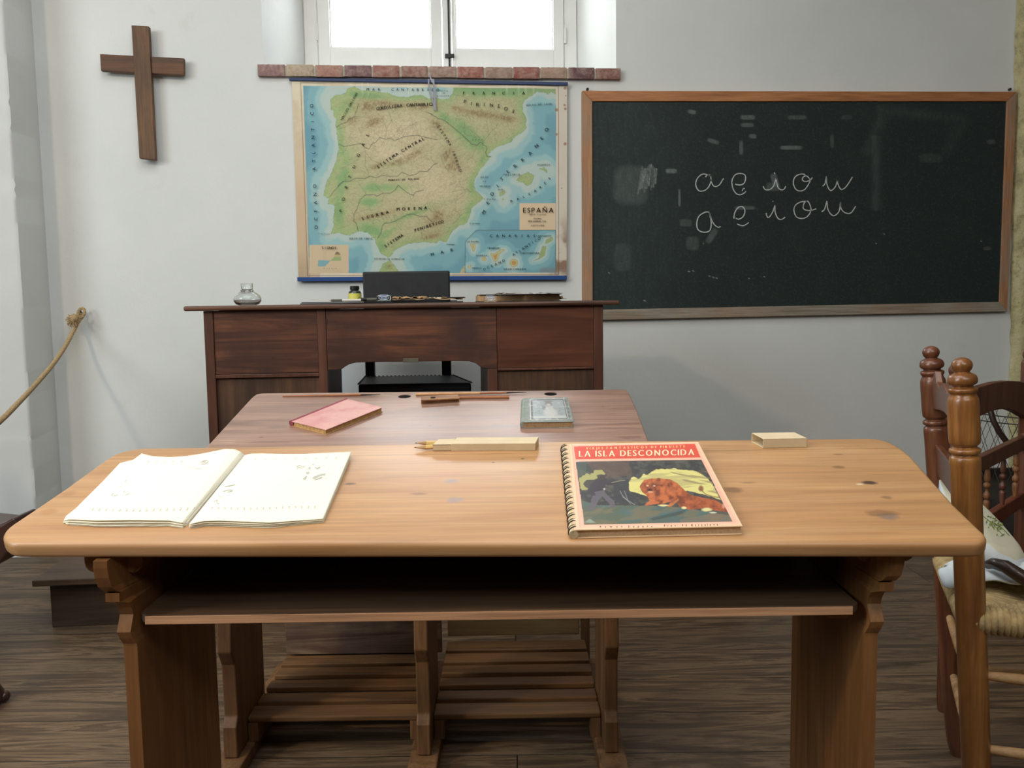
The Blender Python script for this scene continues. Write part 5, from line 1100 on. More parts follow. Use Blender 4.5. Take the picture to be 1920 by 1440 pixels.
stick('penholder', 'long pale penholder with a dark tip behind the wooden pencil box', 'pen', (780, 739.5), (987, 735.5), .004, .003, [('shaft', 0, .58, .0035, .003, M_st), ('ferrule', .58, .82, .0026, .0024, M_st2), ('tip', .82, 1, .0022, .0007, M_drk)])
stick('wooden_pencil', 'short brown pencil sticking out right of the wooden pencil box', 'pencil', (861.5, 745.8), (955, 744.8), .004, .004, [('shaft', 0, 1, .0036, .0036, M_st2)])

# ------------------------------------------------------------------ things on the front desk
# open exercise book
eb, lo = on_plane('open_notebook', 'open cream exercise book with rows of copied numbers on the front desk', 'notebook', PF, 360, 980)
M_paper = plain('cream_page', rgb(244, 240, 220), .75, nz=.015, nscale=6, spec=.2)
def coons(B_, Tp, Lf, Rg, hf, nx=60, ny=44):
    """px curves: B_ bottom (left->right), Tp top, Lf left (bottom->top), Rg right"""
    def samp(Cv, t):
        Cv = np.array(Cv, float); d = np.r_[0, np.cumsum(np.hypot(*np.diff(Cv, axis=0).T))]; d /= d[-1]
        return np.stack([np.interp(t, d, Cv[:, 0]), np.interp(t, d, Cv[:, 1])], -1)
    s = np.linspace(0, 1, nx); t = np.linspace(0, 1, ny); b_, tt, l, r = samp(B_, s), samp(Tp, s), samp(Lf, t), samp(Rg, t)
    S_, T_ = np.meshgrid(s, t); G = np.zeros((ny, nx, 2))
    for k in range(2):
        G[..., k] = (1 - T_) * b_[None, :, k] + T_ * tt[None, :, k] + (1 - S_) * l[:, None, k] + S_ * r[:, None, k] - ((1 - S_) * (1 - T_) * b_[0, k] + S_ * (1 - T_) * b_[-1, k] + (1 - S_) * T_ * tt[0, k] + S_ * T_ * tt[-1, k])
    P_ = np.zeros((ny, nx, 3)); Hh = hf(S_, T_)
    for j in range(ny):
        for i in range(nx):
            p = lo(G[j, i, 0], G[j, i, 1], Hh[j, i]); P_[j, i] = (p.x, p.y, p.z)
    return P_
hl = lambda s, t: .0065 + .0055 * np.sin(np.clip(s, 0, 1) * pi) ** .8 * (.5 + .7 * t) - .0035 * (s > .97) - .003 * (s < .02) + .004 * np.exp(-((s - .9) / .1) ** 2) * t
hr = lambda s, t: .0055 + .0050 * np.sin(np.clip(s, 0, 1) ** .55 * pi) * (.6 + .5 * t) + .0025 * s * t
PL = coons([(119, 976), (128, 974), (142, 974), (180, 976), (247, 975), (318, 976), (350, 982)], [(225, 868), (250, 862), (266, 850), (285, 855), (319, 857), (350, 855), (381, 850), (422, 841.5), (440, 842), (452, 847), (459, 853)], [(119, 976), (124, 967), (141, 954), (194, 901), (225, 868)], [(350, 982), (459, 853)], hl)
PRr = coons([(354, 983), (381, 977), (412, 976), (460, 978), (506, 980), (560, 976), (606, 973)], [(459, 853), (470, 850.5), (491, 850), (530, 851), (569, 851), (620, 848.5), (659, 847)], [(354, 983), (459, 853)], [(606, 973), (659, 847)], hr)
for nm, G in (('left_page', PL), ('right_page', PRr)):
    o = grid_mesh(nm, G, None, M_paper, eb); md = o.modifiers.new('t', 'SOLIDIFY'); md.thickness = .0004; md.offset = -1
rnd = random.Random(11)
for nm, G, n_ in (('left_page_stack', PL, 4), ('right_page_stack', PRr, 5)):
    q = MB()
    for k in range(1, n_ + 1):
        hgt = .85 - .8 * k / (n_ + .3)
        row = G[0].copy(); ny_, nx_ = G.shape[:2]; rows = []
        for j in (0, 8, 20, ny_ - 3):
            r_ = G[j].copy(); r_[:, 2] = np.maximum(r_[:, 2] * hgt, .0003); 
            if j == 0: r_[:, 1] += -.0008 * (k % 2) + .0012 * np.array([fbm(np.array([i * .3 + k * 5.]), np.array([k * 2.]))[0] for i in range(nx_)]) - .0006 - .0012 * (k if nm[0] == 'l' else 0) * .5
            rows.append(r_)
        vs = [tuple(p) for r_ in rows for p in r_]; q.add(vs, [(j * nx_ + i, j * nx_ + i + 1, (j + 1) * nx_ + i + 1, (j + 1) * nx_ + i) for j in range(3) for i in range(nx_ - 1)])
    o = q.build(nm, M_paper, eb); o.modifiers.new('t', 'SOLIDIFY').thickness = .0003
from mathutils.bvhtree import BVHTree
def drape(G):
    ny_, nx_ = G.shape[:2]; vs = [Vector(p) for p in G.reshape(-1, 3)]; fs = [(j * nx_ + i, j * nx_ + i + 1, (j + 1) * nx_ + i + 1, (j + 1) * nx_ + i) for j in range(ny_ - 1) for i in range(nx_ - 1)]
    bv = BVHTree.FromPolygons(vs, fs)
    camL = eb.matrix_world.inverted() @ Vector(CP)
    def fn(x, y, e=0):
        d = (lo(x, y, .001) - camL).normalized(); hit = bv.ray_cast(camL, d)
        p = hit[0] if hit[0] else lo(x, y, .012)
        return p + Vector((0, 0, .0004 + e * .1))
    return fn
bpy.context.view_layer.update()
fnL, fnR = drape(PL), drape(PRr)
M_pencil = plain('faint_pencil', rgb(196, 194, 184), .9, nz=.1)
q = MB(); LG = rgb(176, 172, 166)
n_ = 16
for i in range(n_):
    t = i / (n_ - 1); put_char(q, '2', fnL, 173 + 190 * t, 955 + 2.5 * sin(t * pi) - 1.5 * t, 4.4, 0, 1.7, slant=.25)
q.build('number_row', M_pencil, eb); q = MB()
for i in range(5): put_char(q, '0', fnL, 277.5 + 15.8 * i, 866, 4, 0, 1.4)
q.build('number_row', M_pencil, eb); q = MB(); ribbon(q, [(213, 925), (209, 929), (216, 930), (221, 927)], fnL, 1.0); ribbon(q, [(236, 920), (231, 924), (236, 928), (243, 925)], fnL, .7); ribbon(q, [(233, 905), (238, 899)], fnL, .8); ribbon(q, [(222, 915), (228, 911)], fnL, .6)
ribbon(q, [(376, 868), (380, 865), (387, 863), (390, 866), (384, 870), (377, 870)], fnL, 1.3); ribbon(q, [(380, 867), (386, 866)], fnL, 2.2); ribbon(q, [(348, 868), (356, 876), (372, 879), (390, 876)], fnL, .4)
q.build('pencil_doodle', M_pencil, eb)
q = MB()
for i in range(17): t = i / 16; put_char(q, '3', fnR, 397 + 193 * t, 952.3 + 1.5 * sin(t * 5), 4.4, 0, 1.5)
q.build('number_row', M_pencil, eb); q = MB()
for i in range(10): t = i / 9; put_char(q, '0', fnR, 460 + 170 * t, 861.5 - 2.5 * t, 3.6, 0, 1.5)
q.build('number_row', M_pencil, eb); q = MB()
for pts, w in [([(556, 876), (562, 873), (568, 876), (572, 874)], 1.2), ([(566, 878), (560, 877), (556, 880)], .9), ([(577, 880), (582, 876), (580, 881)], 1.0), ([(590, 877), (596, 878), (600, 876), (594, 880)], 1.5), ([(585, 872), (589, 870)], .8), ([(606, 872), (608, 874)], .8), ([(618, 870), (625, 880), (618, 892), (604, 899)], .3),
               ([(574, 888), (580, 886)], 3.4), ([(568, 899), (575, 893), (571, 900)], 1.6), ([(586, 897), (595, 893), (604, 890), (610, 890)], 3.6), ([(590, 900), (604, 895)], 2.4), ([(421, 913), (430, 911), (441, 909)], 1.8), ([(418, 922), (428, 919), (436, 920), (426, 923)], 1.7), ([(410, 930), (418, 934)], .8), ([(401, 941), (408, 938), (406, 944), (412, 944)], .9)]:
    ribbon(q, pts, fnR, w)
q.build('pencil_doodle', M_pencil, eb)

# comic book
cb, lo = on_plane('comic_book', 'spiral-bound comic book with red title banner, hunter and lion on its cover', 'book', PF, 1230, 950)
HB = .0125
cvr = [(1076, 994), (1393, 986.5), (1309.5, 828.5), (1059, 832)]
M_cream2 = plain('cream_cover_board', rgb(222, 190, 152), .55, nz=.08, nscale=30); M_pg2 = plain('cream_page_block', rgb(214, 186, 148), .8, nz=.15, nscale=300)
q = MB(); quad_slab(q, lo, cvr, HB - .0012, HB, HB); q.build('front_cover', M_cream2, cb, bevel=.0005)
q = MB(); quad_slab(q, lo, [(1078, 991), (1389, 984), (1306, 830), (1062, 833)], .0014, HB - .0014, HB); q.build('pages', M_pg2, cb)
q = MB(); quad_slab(q, lo, cvr, .0004, .0012, HB); q.build('back_cover', M_cream2, cb, bevel=.0005)
nx, ny = 300, 300; U, V = np.meshgrid(np.linspace(0, 1, nx), np.linspace(0, 1, ny))
cps = [(1068, 832.4), (1308.5, 829), (1391.5, 985.5), (1081, 992.5)]
cc = [np.array(lo(*p, HB + .0002)) for p in cps]
Pq = (cc[0] * ((1 - U) * (1 - V))[..., None] + cc[1] * (U * (1 - V))[..., None] + cc[2] * (U * V)[..., None] + cc[3] * ((1 - U) * V)[..., None])
MWc = np.array(cb.matrix_world); PW = Pq.reshape(-1, 3) @ MWc[:3, :3].T + MWc[:3, 3]
X, Y = projN(PW); X = X.reshape(ny, nx); Y = Y.reshape(ny, nx)
# cover art drawn in the pixel frame of a close-up (x*5.0526+..)
A = (X - 1040) * 5.0526; B_ = (Y - 810) * 5.0526
C = np.zeros((ny, nx, 3)) + s2l((236, 184, 160)); n1 = fbm(U * 9, V * 9, 5); n2 = fbm(U * 30, V * 30, 4)
C = lay(C, np.clip((n1 - .45) * 3, 0, .5), (230, 170, 146)); C = lay(C, np.clip(.03 - np.minimum(np.minimum(U, 1 - U), np.minimum(V, 1 - V)), 0, 1) * 30, (238, 206, 170))
C = lay(C, np.clip(1 - dist_line(A, B_, [(165, 115), (240, 900)]) / 6, 0, 1) * .5, (196, 120, 96))
ban = [(183, 137), (1327, 113), (1382, 240), (198, 260)]; C = lay(C, in_poly(A, B_, ban) * 1.0, (218, 84, 66))
pic = [(200, 282), (1390, 262), (1685, 848), (282, 880)]; ip = in_poly(A, B_, pic)
PC = np.zeros((ny, nx, 3)) + s2l((58, 60, 60)); PC = lay(PC, np.clip((n1 - .42) * 4, 0, .8), (78, 74, 68)); PC = lay(PC, np.clip((n2 - .5) * 4, 0, .5), (100, 98, 92)); 
PC = lay(PC, in_poly(A, B_, [(300, 282), (700, 280), (740, 400), (560, 440), (400, 420)]) * .45, (108, 84, 74)); PC = lay(PC, in_poly(A, B_, [(200, 282), (300, 282), (300, 420), (240, 480)]) * .5, (76, 92, 84))
PC = lay(PC, in_poly(A + n2 * 40, B_ + n2 * 20, [(250, 450), (330, 400), (360, 420), (400, 380), (470, 370), (490, 400), (500, 430), (400, 470), (330, 560), (270, 560)]) * .9, (170, 166, 104))
op = [(700, 480), (720, 460), (745, 420), (790, 445), (820, 425), (850, 400), (880, 405), (910, 380), (960, 350), (1080, 345), (1180, 350), (1340, 370), (1440, 430), (1500, 500), (1570, 640), (1480, 610), (1400, 590), (1260, 560), (1160, 620), (900, 620), (760, 570), (710, 560)]
ja = (n2 - .5) * 26
PC = lay(PC, in_poly(A + ja, B_ + ja, op) * 1.0, (212, 204, 128)); PC = lay(PC, in_poly(A + ja, B_ + ja, op) * np.clip((fbm(U * 6 + V * 10, V * 26, 4) - .48) * 5, 0, .75), (176, 166, 112)); PC = lay(PC, in_poly(A, B_, [(1050, 345), (1440, 370), (1560, 620), (1400, 560), (1250, 480)]) * np.clip((fbm(U * 5, V * 40 - U * 16, 3) - .5) * 6, 0, .8), (150, 130, 96))
gr = [(240, 640), (400, 690), (700, 700), (1000, 700), (1240, 720), (1480, 760), (1700, 800), (1700, 900), (270, 900)]
PC = lay(PC, in_poly(A, B_ + ja, gr) * 1.0, (88, 98, 82)); PC = lay(PC, in_poly(A, B_, gr) * np.clip((fbm(U * 5, V * 16 + U * 4, 4) - .45) * 5, 0, .9), (78, 104, 106)); PC = lay(PC, in_poly(A, B_, gr) * np.clip((fbm(U * 7 + 9, V * 14 + U * 4, 4) - .52) * 6, 0, .8), (116, 108, 84))
PC = lay(PC, in_poly(A, B_, [(900, 820), (1260, 730), (1200, 780), (930, 840)]) * .6, (60, 64, 60)); PC = lay(PC, in_poly(A, B_, [(1180, 830), (1500, 770), (1680, 790), (1690, 850), (1200, 860)]) * .5, (134, 112, 92)); PC = lay(PC, in_poly(A, B_, [(280, 860), (330, 820), (390, 860)]) * .7, (150, 166, 150))
# trunk / roots
PC = lay(PC, in_poly(A + ja, B_, [(560, 500), (700, 440), (700, 560), (760, 690), (620, 690), (560, 620)]) * .8, (60, 60, 66)); 
for l_ in ([(620, 560), (650, 620), (760, 690)], [(640, 600), (720, 680)], [(660, 560), (690, 640)]): PC = lay(PC, np.clip(1.4 - dist_line(A + ja * .3, B_, l_) / 4, 0, 1) * .6, (150, 150, 148))
# hunter, seen from the side, aiming
HG = (98, 92, 100); HD = (62, 56, 64)
for poly, c_ in [([(270, 490), (300, 455), (370, 450), (400, 440), (440, 400), (470, 410), (480, 440), (560, 465), (560, 490), (480, 500), (475, 560), (430, 570), (340, 580), (300, 560), (330, 540), (290, 520)], HD), ([(395, 410), (430, 398), (500, 405), (490, 425), (455, 460), (410, 445)], (70, 62, 60)),
                ([(370, 570), (470, 550), (480, 580), (560, 650), (575, 700), (590, 712), (520, 714), (530, 690), (450, 610), (420, 640), (390, 700), (370, 740), (320, 735), (330, 700), (345, 640)], HG), ([(300, 560), (370, 550), (390, 600), (350, 600)], HD)]:
    PC = lay(PC, in_poly(A + ja * .4, B_ + ja * .3, poly) * .92, c_)
PC = lay(PC, np.clip(1.5 - dist_line(A, B_, [(500, 500), (560, 490), (665, 462)]) / 5, 0, 1) * .9, (52, 46, 50)); PC = lay(PC, np.clip(1.3 - dist_line(A, B_, [(540, 480), (620, 462), (665, 458)]) / 3, 0, 1) * .6, (196, 190, 150)); PC = lay(PC, np.clip(1.3 - np.hypot(A - 470, B_ - 540) / 10, 0, 1) * .8, (216, 206, 196))
# lion
LN = [(805, 520), (820, 490), (850, 455), (920, 440), (1000, 438), (1100, 450), (1170, 490), (1230, 550), (1290, 600), (1400, 620), (1520, 640), (1600, 690), (1650, 760), (1560, 750), (1400, 720), (1280, 740), (1180, 705), (1160, 660), (1090, 710), (1060, 700), (1120, 650), (1000, 690), (960, 680), (880, 700), (845, 700), (900, 650), (870, 600), (830, 570)]
inl = in_poly(A + ja * .5, B_ + ja * .5, LN); PC = lay(PC, inl * 1.0, (160, 84, 50)); fur = fbm(U * 34 + V * 8, V * 20, 4)
PC = lay(PC, inl * np.clip((fur - .5) * 6, 0, .8), (196, 112, 66)); PC = lay(PC, inl * np.clip((.44 - fur) * 7, 0, .85), (104, 54, 36)); PC = lay(PC, inl * (A > 1200) * .35, (128, 66, 42))
for (cx, cy, rx, ry, c_, a_) in [(915, 525, 50, 42, (120, 66, 48), .6), (880, 510, 12, 7, (225, 190, 140), .8), (945, 512, 12, 7, (225, 190, 140), .8), (905, 548, 24, 12, (50, 30, 28), .9), (905, 568, 26, 8, (214, 170, 140), .8), (1000, 480, 60, 20, (176, 104, 66), .5), (1100, 560, 40, 40, (196, 108, 64), .5), (1385, 535, 26, 28, (130, 70, 48), .9), (1030, 695, 50, 10, (226, 214, 150), .9), (1225, 718, 26, 12, (226, 214, 150), .9), (1440, 735, 50, 18, (222, 214, 150), .9), (1500, 762, 36, 8, (210, 214, 190), .8), (1600, 700, 14, 26, (206, 150, 130), .8)]:
    PC = lay(PC, np.clip(1.4 - ((A - cx + ja * .3) / rx) ** 2 - ((B_ - cy + ja * .3) / ry) ** 2, 0, 1) * a_, c_)
PC = lay(PC, np.clip(1.4 - dist_line(A, B_, [(1385, 545), (1430, 590), (1500, 612), (1560, 620)]) / 5, 0, 1) * .8, (120, 74, 50)); PC = lay(PC, np.clip(1.4 - dist_line(A, B_, [(1170, 640), (1100, 700)]) / 9, 0, 1) * .7, (196, 122, 74)); PC = lay(PC, np.clip(1.4 - dist_line(A, B_, [(930, 640), (870, 690)]) / 9, 0, 1) * .7, (190, 112, 66))
C = np.where(ip[..., None], PC, C)
grid_mesh('cover_picture', Pq, C * 1.05, painted('cover_print', .42, .4), cb)
fnC = lambda x_, y_, e=0: lo(x_, y_, HB + .0005 + e)
q = MB(); M_ci = painted('cover_ink', .45); IV = rgb(250, 236, 200); put_line(q, 'LA ISLA DESCONOCIDA', fnC, 1089, 851, 1296, 847.8, 11, prop=True, bold=.5, color=IV, ang=-.012)
q.build('title_lettering', M_ci, cb, colors=True); q = MB(); put_line(q, 'VIAJES FANTASTICOS DE PIRULETE', fnC, 1101, 840.6, 1283, 836.9, 4.2, prop=True, bold=.35, color=rgb(250, 214, 150), ang=-.015)
q.build('subtitle_lettering', M_ci, cb, colors=True); q = MB(); RB = rgb(110, 60, 56); put_line(q, 'Ramon Sopena', fnC, 1126, 987.4, 1222, 986.4, 3.4, prop=True, bold=.1, color=RB, ang=-.01); put_line(q, 'Prov. 95 Barcelona', fnC, 1246, 985.6, 1345, 983.2, 3.4, prop=True, bold=.1, color=RB, ang=-.02)
q.build('imprint_lettering', M_ci, cb, colors=True)
a, b_ = lo(1070, 1002, HB / 2), lo(1056, 837, HB / 2)
q = MB(); M_coil = plain('dark_binding_thread', rgb(52, 44, 44), .6, nz=.2); a = Vector((lo(1076, 994, HB).x, lo(1076, 994, HB).y, HB / 2)); b_ = Vector((lo(1059, 832, HB).x, lo(1059, 832, HB).y, HB / 2))
q.tube([a, b_], HB / 2 - .0003, 14); q.build('rolled_spine', plain('mottled_spine', rgb(206, 186, 148), .7, nz=.3, nscale=120), cb, smooth=60)
q = MB(); ax = (b_ - a); Ln = ax.length; ax.normalize(); xr = Vector((0, 0, 1)); yr = ax.cross(xr)
for k in range(17):
    c_ = a + ax * (Ln * (k + .5) / 17); q.tube([c_ + (xr * cos(t) + yr * sin(t)) * (HB / 2 + .0004) + ax * .0035 * sin(t) for t in np.linspace(0, 2 * pi, 16)[:-1]], .0008, 6, closed=True)
    q.tube([c_ + ax * .004 + (xr * cos(t) + yr * sin(t)) * (HB / 2 + .0002) + ax * .002 * sin(t + 1) for t in np.linspace(0, 2 * pi, 16)[:-1]], .0005, 6, closed=True)
q.build('spiral_binding', M_coil, cb)

# cardboard pencil case with two pencils
pc_, lo = on_plane('pencil_case', 'beige cardboard pencil case, half slid open, at the back of the front desk', 'pencil case', PF, 925, 846)
M_card = plain('beige_cardboard', rgb(216, 198, 164), .75, nz=.06, nscale=40, bmp=.1)
Hc = .0125
def cas(nm, A_, B2, C2, h0, h1):
    q = MB(); block(q, lo, A_, B2, C2, h0, h1, 0); return q.build(nm, M_card, pc_, bevel=.0006)
a, b_ = lo(846, 846, 0), lo(1004, 845, 0); back = lo(1010, 819, Hc); dy = back.y - b_.y; dx = back.x - b_.x
q = MB(); base = [a, b_, Vector((b_.x + dx, b_.y + dy, 0)), Vector((a.x + dx + .002, a.y + dy, 0))]; q.hexa(base, [p + Vector((0, 0, Hc)) for p in base]); q.build('sleeve', M_card, pc_, bevel=.0007)
a2 = lo(812, 845.8, 0); ins_ = .0012
base = [Vector((a2.x, a.y + ins_, .0006)), Vector((a.x - .0002, a.y + ins_, .0006)), Vector((a.x - .0002 + dx, a.y + dy - ins_, .0006)), Vector((a2.x + dx + .002, a.y + dy - ins_, .0006))]
q = MB(); th = .0014; t_ = [p + Vector((0, 0, Hc - .0022)) for p in base]; f0, f1, f2, f3 = base
q.hexa([f0, f1, f1 + Vector((0, th, 0)), f0 + Vector((0, th, 0))], [p + Vector((0, 0, Hc - .0022)) for p in [f0, f1, f1 + Vector((0, th, 0)), f0 + Vector((0, th, 0))]])
q.hexa([f3 - Vector((0, th, 0)), f2 - Vector((0, th, 0)), f2, f3], [p + Vector((0, 0, Hc - .0022)) for p in [f3 - Vector((0, th, 0)), f2 - Vector((0, th, 0)), f2, f3]])
q.hexa([p + Vector((0, 0, Hc - .0022 - th)) for p in base], t_); q.hexa(base, [p + Vector((0, 0, th * .6)) for p in base]); q.build('inner_tray', M_card, pc_)
M_pen = plain('yellow_pencil_wood', rgb(222, 188, 118), .45, nz=.06, nscale=30); M_lead = plain('pencil_lead', rgb(40, 38, 40), .4)
for k, (px, py, hh, lab) in enumerate([(777, 830.5, .0082, 'yellowish pencil poking from the cardboard case, the farther of the two'), (775.5, 839.5, .0046, 'yellowish pencil poking from the cardboard case, the nearer of the two')]):
    o, lp = on_plane('pencil', lab, 'pencil', PF, 795, 838, 'pencils in the cardboard case'); tip = lp(px, py, hh); yb = (lo(812, 845.8, 0).y + (dy * (.62 if k == 0 else .3))); W_ = pc_.matrix_world; 
    bpy.context.view_layer.update(); en = o.matrix_world.inverted() @ (W_ @ Vector((lo(840, 845.8, 0).x, yb, .0052 + (0.001 if k == 0 else 0))))
    d = en - tip; L_ = d.length; dn = d.normalized()
    q = MB(); q.lathe([(.0010, .004), (.0037, .019)], tip, dn, n=6); q.build('sharpened_cone', M_tan, o)
    q = MB(); q.lathe([(.0001, 0), (.0010, .004)], tip, dn, n=8); q.build('lead', M_lead, o)
    q = MB(); q.lathe([(.0037, .0191), (.0037, L_)], tip, dn, n=6); q.build('shaft', M_pen, o)
# empty cardboard sleeve
sv_, lo = on_plane('cardboard_sleeve', 'small beige cardboard sleeve open at one end on the right back of the front desk', 'box', PF, 1470, 838)
Hs = .0155; A1, B1 = lo(1430.6, 840.5, 0), lo(1512.3, 839.3, 0); C1 = lo(1409.5, 811.5, Hs); C1 = Vector((C1.x, C1.y, 0)); ex = (B1 - A1); ey = C1 - A1
q = MB(); th = .0011; exn = ex.normalized(); eyn = ey.normalized(); up = Vector((0, 0, 1))
def plate(o_, a_, b2, c_, mb):      # box spanned by three vectors
    base = [o_, o_ + a_, o_ + a_ + b2, o_ + b2]; mb.hexa(base, [p + c_ for p in base])
plate(A1, ex, ey, up * th, q); plate(A1 + up * (Hs - th), ex, ey, up * th, q); plate(A1, ex, eyn * th, up * Hs, q); plate(A1 + ey - eyn * th, ex, eyn * th, up * Hs, q); plate(A1 + ex - exn * th, exn * th, ey, up * Hs, q)
q.build('sleeve_walls', M_card, sv_, bevel=.0004)

# ------------------------------------------------------------------ rush-seated chair at the right
M_ch = wood('varnished_chair_wood', rgb(168, 116, 60), rgb(138, 88, 44), rgb(90, 54, 28), axis=2, s=1.3, rough=.3, grain=.7, blotch=.5, blotch_col=rgb(104, 64, 34), coat=.5, spec=.5)
M_ch2 = wood('dark_varnished_chair_wood', rgb(124, 76, 50), rgb(102, 60, 40), rgb(70, 40, 28), axis=2, s=1.3, rough=.3, grain=.7, coat=.5)
M_rung = wood('pale_rung_wood', rgb(206, 168, 122), rgb(190, 148, 100), rgb(150, 104, 66), axis=0, s=1.5, rough=.6, grain=.6)
M_rush = plain('rush_cord', rgb(182, 158, 112), .85, nz=.3, nscale=60, bmp=.6)
nb_, fb_ = np.array([.826, 1.5]), np.array([.962, 1.845]); nt_, ft_ = np.array([.764, 1.5]), np.array([.874, 1.845])
bd = (fb_ - nb_) / np.linalg.norm(fb_ - nb_); sdv = np.array([bd[1], -bd[0]])
rc = thing('rush_seat_chair', 'turned wooden chair with ball finials and woven rush seat right of the front desk', 'chair', HW(1.05, 1.6, 0), -YAW)
L3 = lambda u, v, z: Vector((u - 1.05, v - 1.6, z))
prof = [(.015, 0), (.021, .03), (.0235, .12), (.0245, .45), (.0245, .70), (.0245, .722), (.020, .727), (.0245, .731), (.0245, .737), (.019, .741), (.0245, .748), (.0252, .79), (.0245, .822), (.0205, .832), (.0228, .836), (.0228, .841), (.0165, .845), (.0225, .850), (.0238, .8565), (.021, .8635), (.0135, .868), (.0118, .8695), (.0152, .8745), (.0168, .882), (.0135, .889), (.006, .8935), (.001, .8945)]
for bb2, tt2, mt in ((nb_, nt_, M_ch), (fb_, ft_, M_ch2)):
    p0 = L3(bb2[0], bb2[1], 0); p1 = L3(tt2[0], tt2[1], .893); d = p1 - p0; k = d.length / .8945
    q = MB(); q.lathe([(r, h * k) for r, h in prof], p0, d, n=32, dense=4); q.build('back_post', mt, rc, smooth=50)
def pt(t, z): # between the posts: t=0 near, 1 far
    f_ = z / .893; n_ = nb_ + (nt_ - nb_) * f_; g_ = fb_ + (ft_ - fb_) * f_; p = n_ + (g_ - n_) * t; return L3(p[0], p[1], z)
thk = Vector((sdv[0], sdv[1], 0)) * .014
def rail(nm, top, bot, mt, t0=.065, t1=.935):
    P_ = [pt(t0 + (t1 - t0) * a, z) - thk * .5 for a, z in bot] + [pt(t0 + (t1 - t0) * a, z) - thk * .5 for a, z in reversed(top)]; q = MB(); q.prism(P_, thk); q.build(nm, mt, rc, bevel=.0025)
rail('crest_rail', [(0, .81), (.12, .835), (.2, .848), (.24, .825), (.34, .818), (.5, .832), (.66, .818), (.76, .825), (.8, .848), (.88, .835), (1, .81)], [(0, .762), (.3, .772), (.5, .776), (.7, .772), (1, .762)], M_ch2)
rail('ladder_slat', [(0, .688), (1, .688)], [(0, .624), (1, .624)], M_ch2)
Sd = .36; fr_n = nb_ + sdv * Sd; fr_f = fb_ + sdv * Sd
for p in (fr_n, fr_f):
    q = MB(); q.lathe([(.017, 0), (.022, .05), (.022, .44), (.018, .455), (.001, .458)], L3(p[0], p[1], 0), n=20); q.build('front_leg', M_ch, rc, smooth=40)
def rung(a, b_, z, r=.0095, mat=M_rung, tr=.02):
    A_ = L3(a[0], a[1], z); B2 = L3(b_[0], b_[1], z); d = (B2 - A_).normalized(); A_ += d * tr; B2 -= d * tr; M_ = A_.lerp(B2, .5)
    q = MB(); q.tube([A_, A_.lerp(B2, .15), M_, A_.lerp(B2, .85), B2], [r * .8, r, r * 1.15, r, r * .8], 12); q.build('rung', mat, rc, smooth=50)
pz_ = lambda base, top, z: base + (top - base) * (z / .893)
for z in (.315, .185): rung(pz_(nb_, nt_, z), pz_(fb_, ft_, z), z)
for z in (.335, .2): rung(pz_(nb_, nt_, z), fr_n, z)
for z in (.30, .2): rung(pz_(fb_, ft_, z), fr_f, z)
for z in (.3, .17): rung(fr_n, fr_f, z)
# rush seat woven of cords
zse = .448; cs4 = [pz_(nb_, nt_, .45), pz_(fb_, ft_, .45), fr_f, fr_n]; cc_ = sum(cs4) / 4
q = MB()
for i in range(4):
    a, b_ = cs4[i], cs4[(i + 1) % 4]; e = b_ - a; Le = np.linalg.norm(e); e = e / Le; inw = np.array([-e[1], e[0]]); inw = inw if inw @ (cc_ - a) > 0 else -inw
    n_ = int(Le / .0098)
    for k in range(n_):
        t = (k + .5) / n_; p = a + e * Le * t; dep = (cc_ - a) @ inw * min(t, 1 - t) * 2 * 1.0
        R_ = .019; pts = []
        for th_ in np.linspace(-2.2, 1.45, 9): pts.append((p + inw * (-R_ * cos(th_) * 1.0 + 0), zse - .014 + R_ * sin(th_)))
        pts2 = [(pp_[0], pp_[1]) for pp_ in pts] + [(p + inw * (dep * .5), zse + .004), (p + inw * max(dep, .012), zse - .004 * (dep > .05))]
        jt = rnd.uniform(-.0008, .0008)
        q.tube([L3(w_[0], w_[1], z_ + jt) for w_, z_ in pts2], .0056, 6)
q.build('rush_seat', M_rush, rc, smooth=60)
q = MB(); a4 = [L3(*(c_ + (cc_ - c_) * .12), zse - .022) for c_ in cs4]; q.hexa(a4, [p + Vector((0, 0, .016)) for p in a4]); q.build('seat_padding', M_rush, rc)

# white cloth, lace cushion and dark curved bar lying on that chair
def hp(x_, y_, v_): return Vector(HW(*onv(x_, y_, v_)))
M_cloth = plain('white_cloth', rgb(214, 222, 226), .9, nz=.05, nscale=12, spec=.1, bmp=.1)
cl_o = hp(1862, 1088, 1.62)
cl = thing('white_cloth', 'folded white cloth lying on the rush seat', 'cloth', (cl_o.x, cl_o.y, zse + .012)); O = cl.location
q = MB(); nx_, ny_ = 26, 14; vs = []
for j in range(ny_):
    for i in range(nx_):
        a_ = i / (nx_ - 1) * 2 - 1; b2 = j / (ny_ - 1) * 2 - 1; r_ = max(0, 1 - (abs(a_) ** 3 + abs(b2) ** 3) / 1.6)
        vs.append((a_ * .085 + .012 * sin(b2 * 3), b2 * .06, .030 * r_ ** .5 + .006 * sin(a_ * 9 + b2 * 4) * r_))
q.add([Matrix.Rotation(-.4, 3, 'Z') @ Vector(v_) for v_ in vs], [(j * nx_ + i, j * nx_ + i + 1, (j + 1) * nx_ + i + 1, (j + 1) * nx_ + i) for j in range(ny_ - 1) for i in range(nx_ - 1)])
o = q.build('folds', M_cloth, cl, smooth=80); o.modifiers.new('t', 'SOLIDIFY').thickness = .004
cuo = hp(1850, 980, 1.7); cs_ = thing('lace_cushion', 'flat white cushion embroidered with a green sprig, leaning on the rush-seated chair', 'cushion', cuo); O = cs_.location
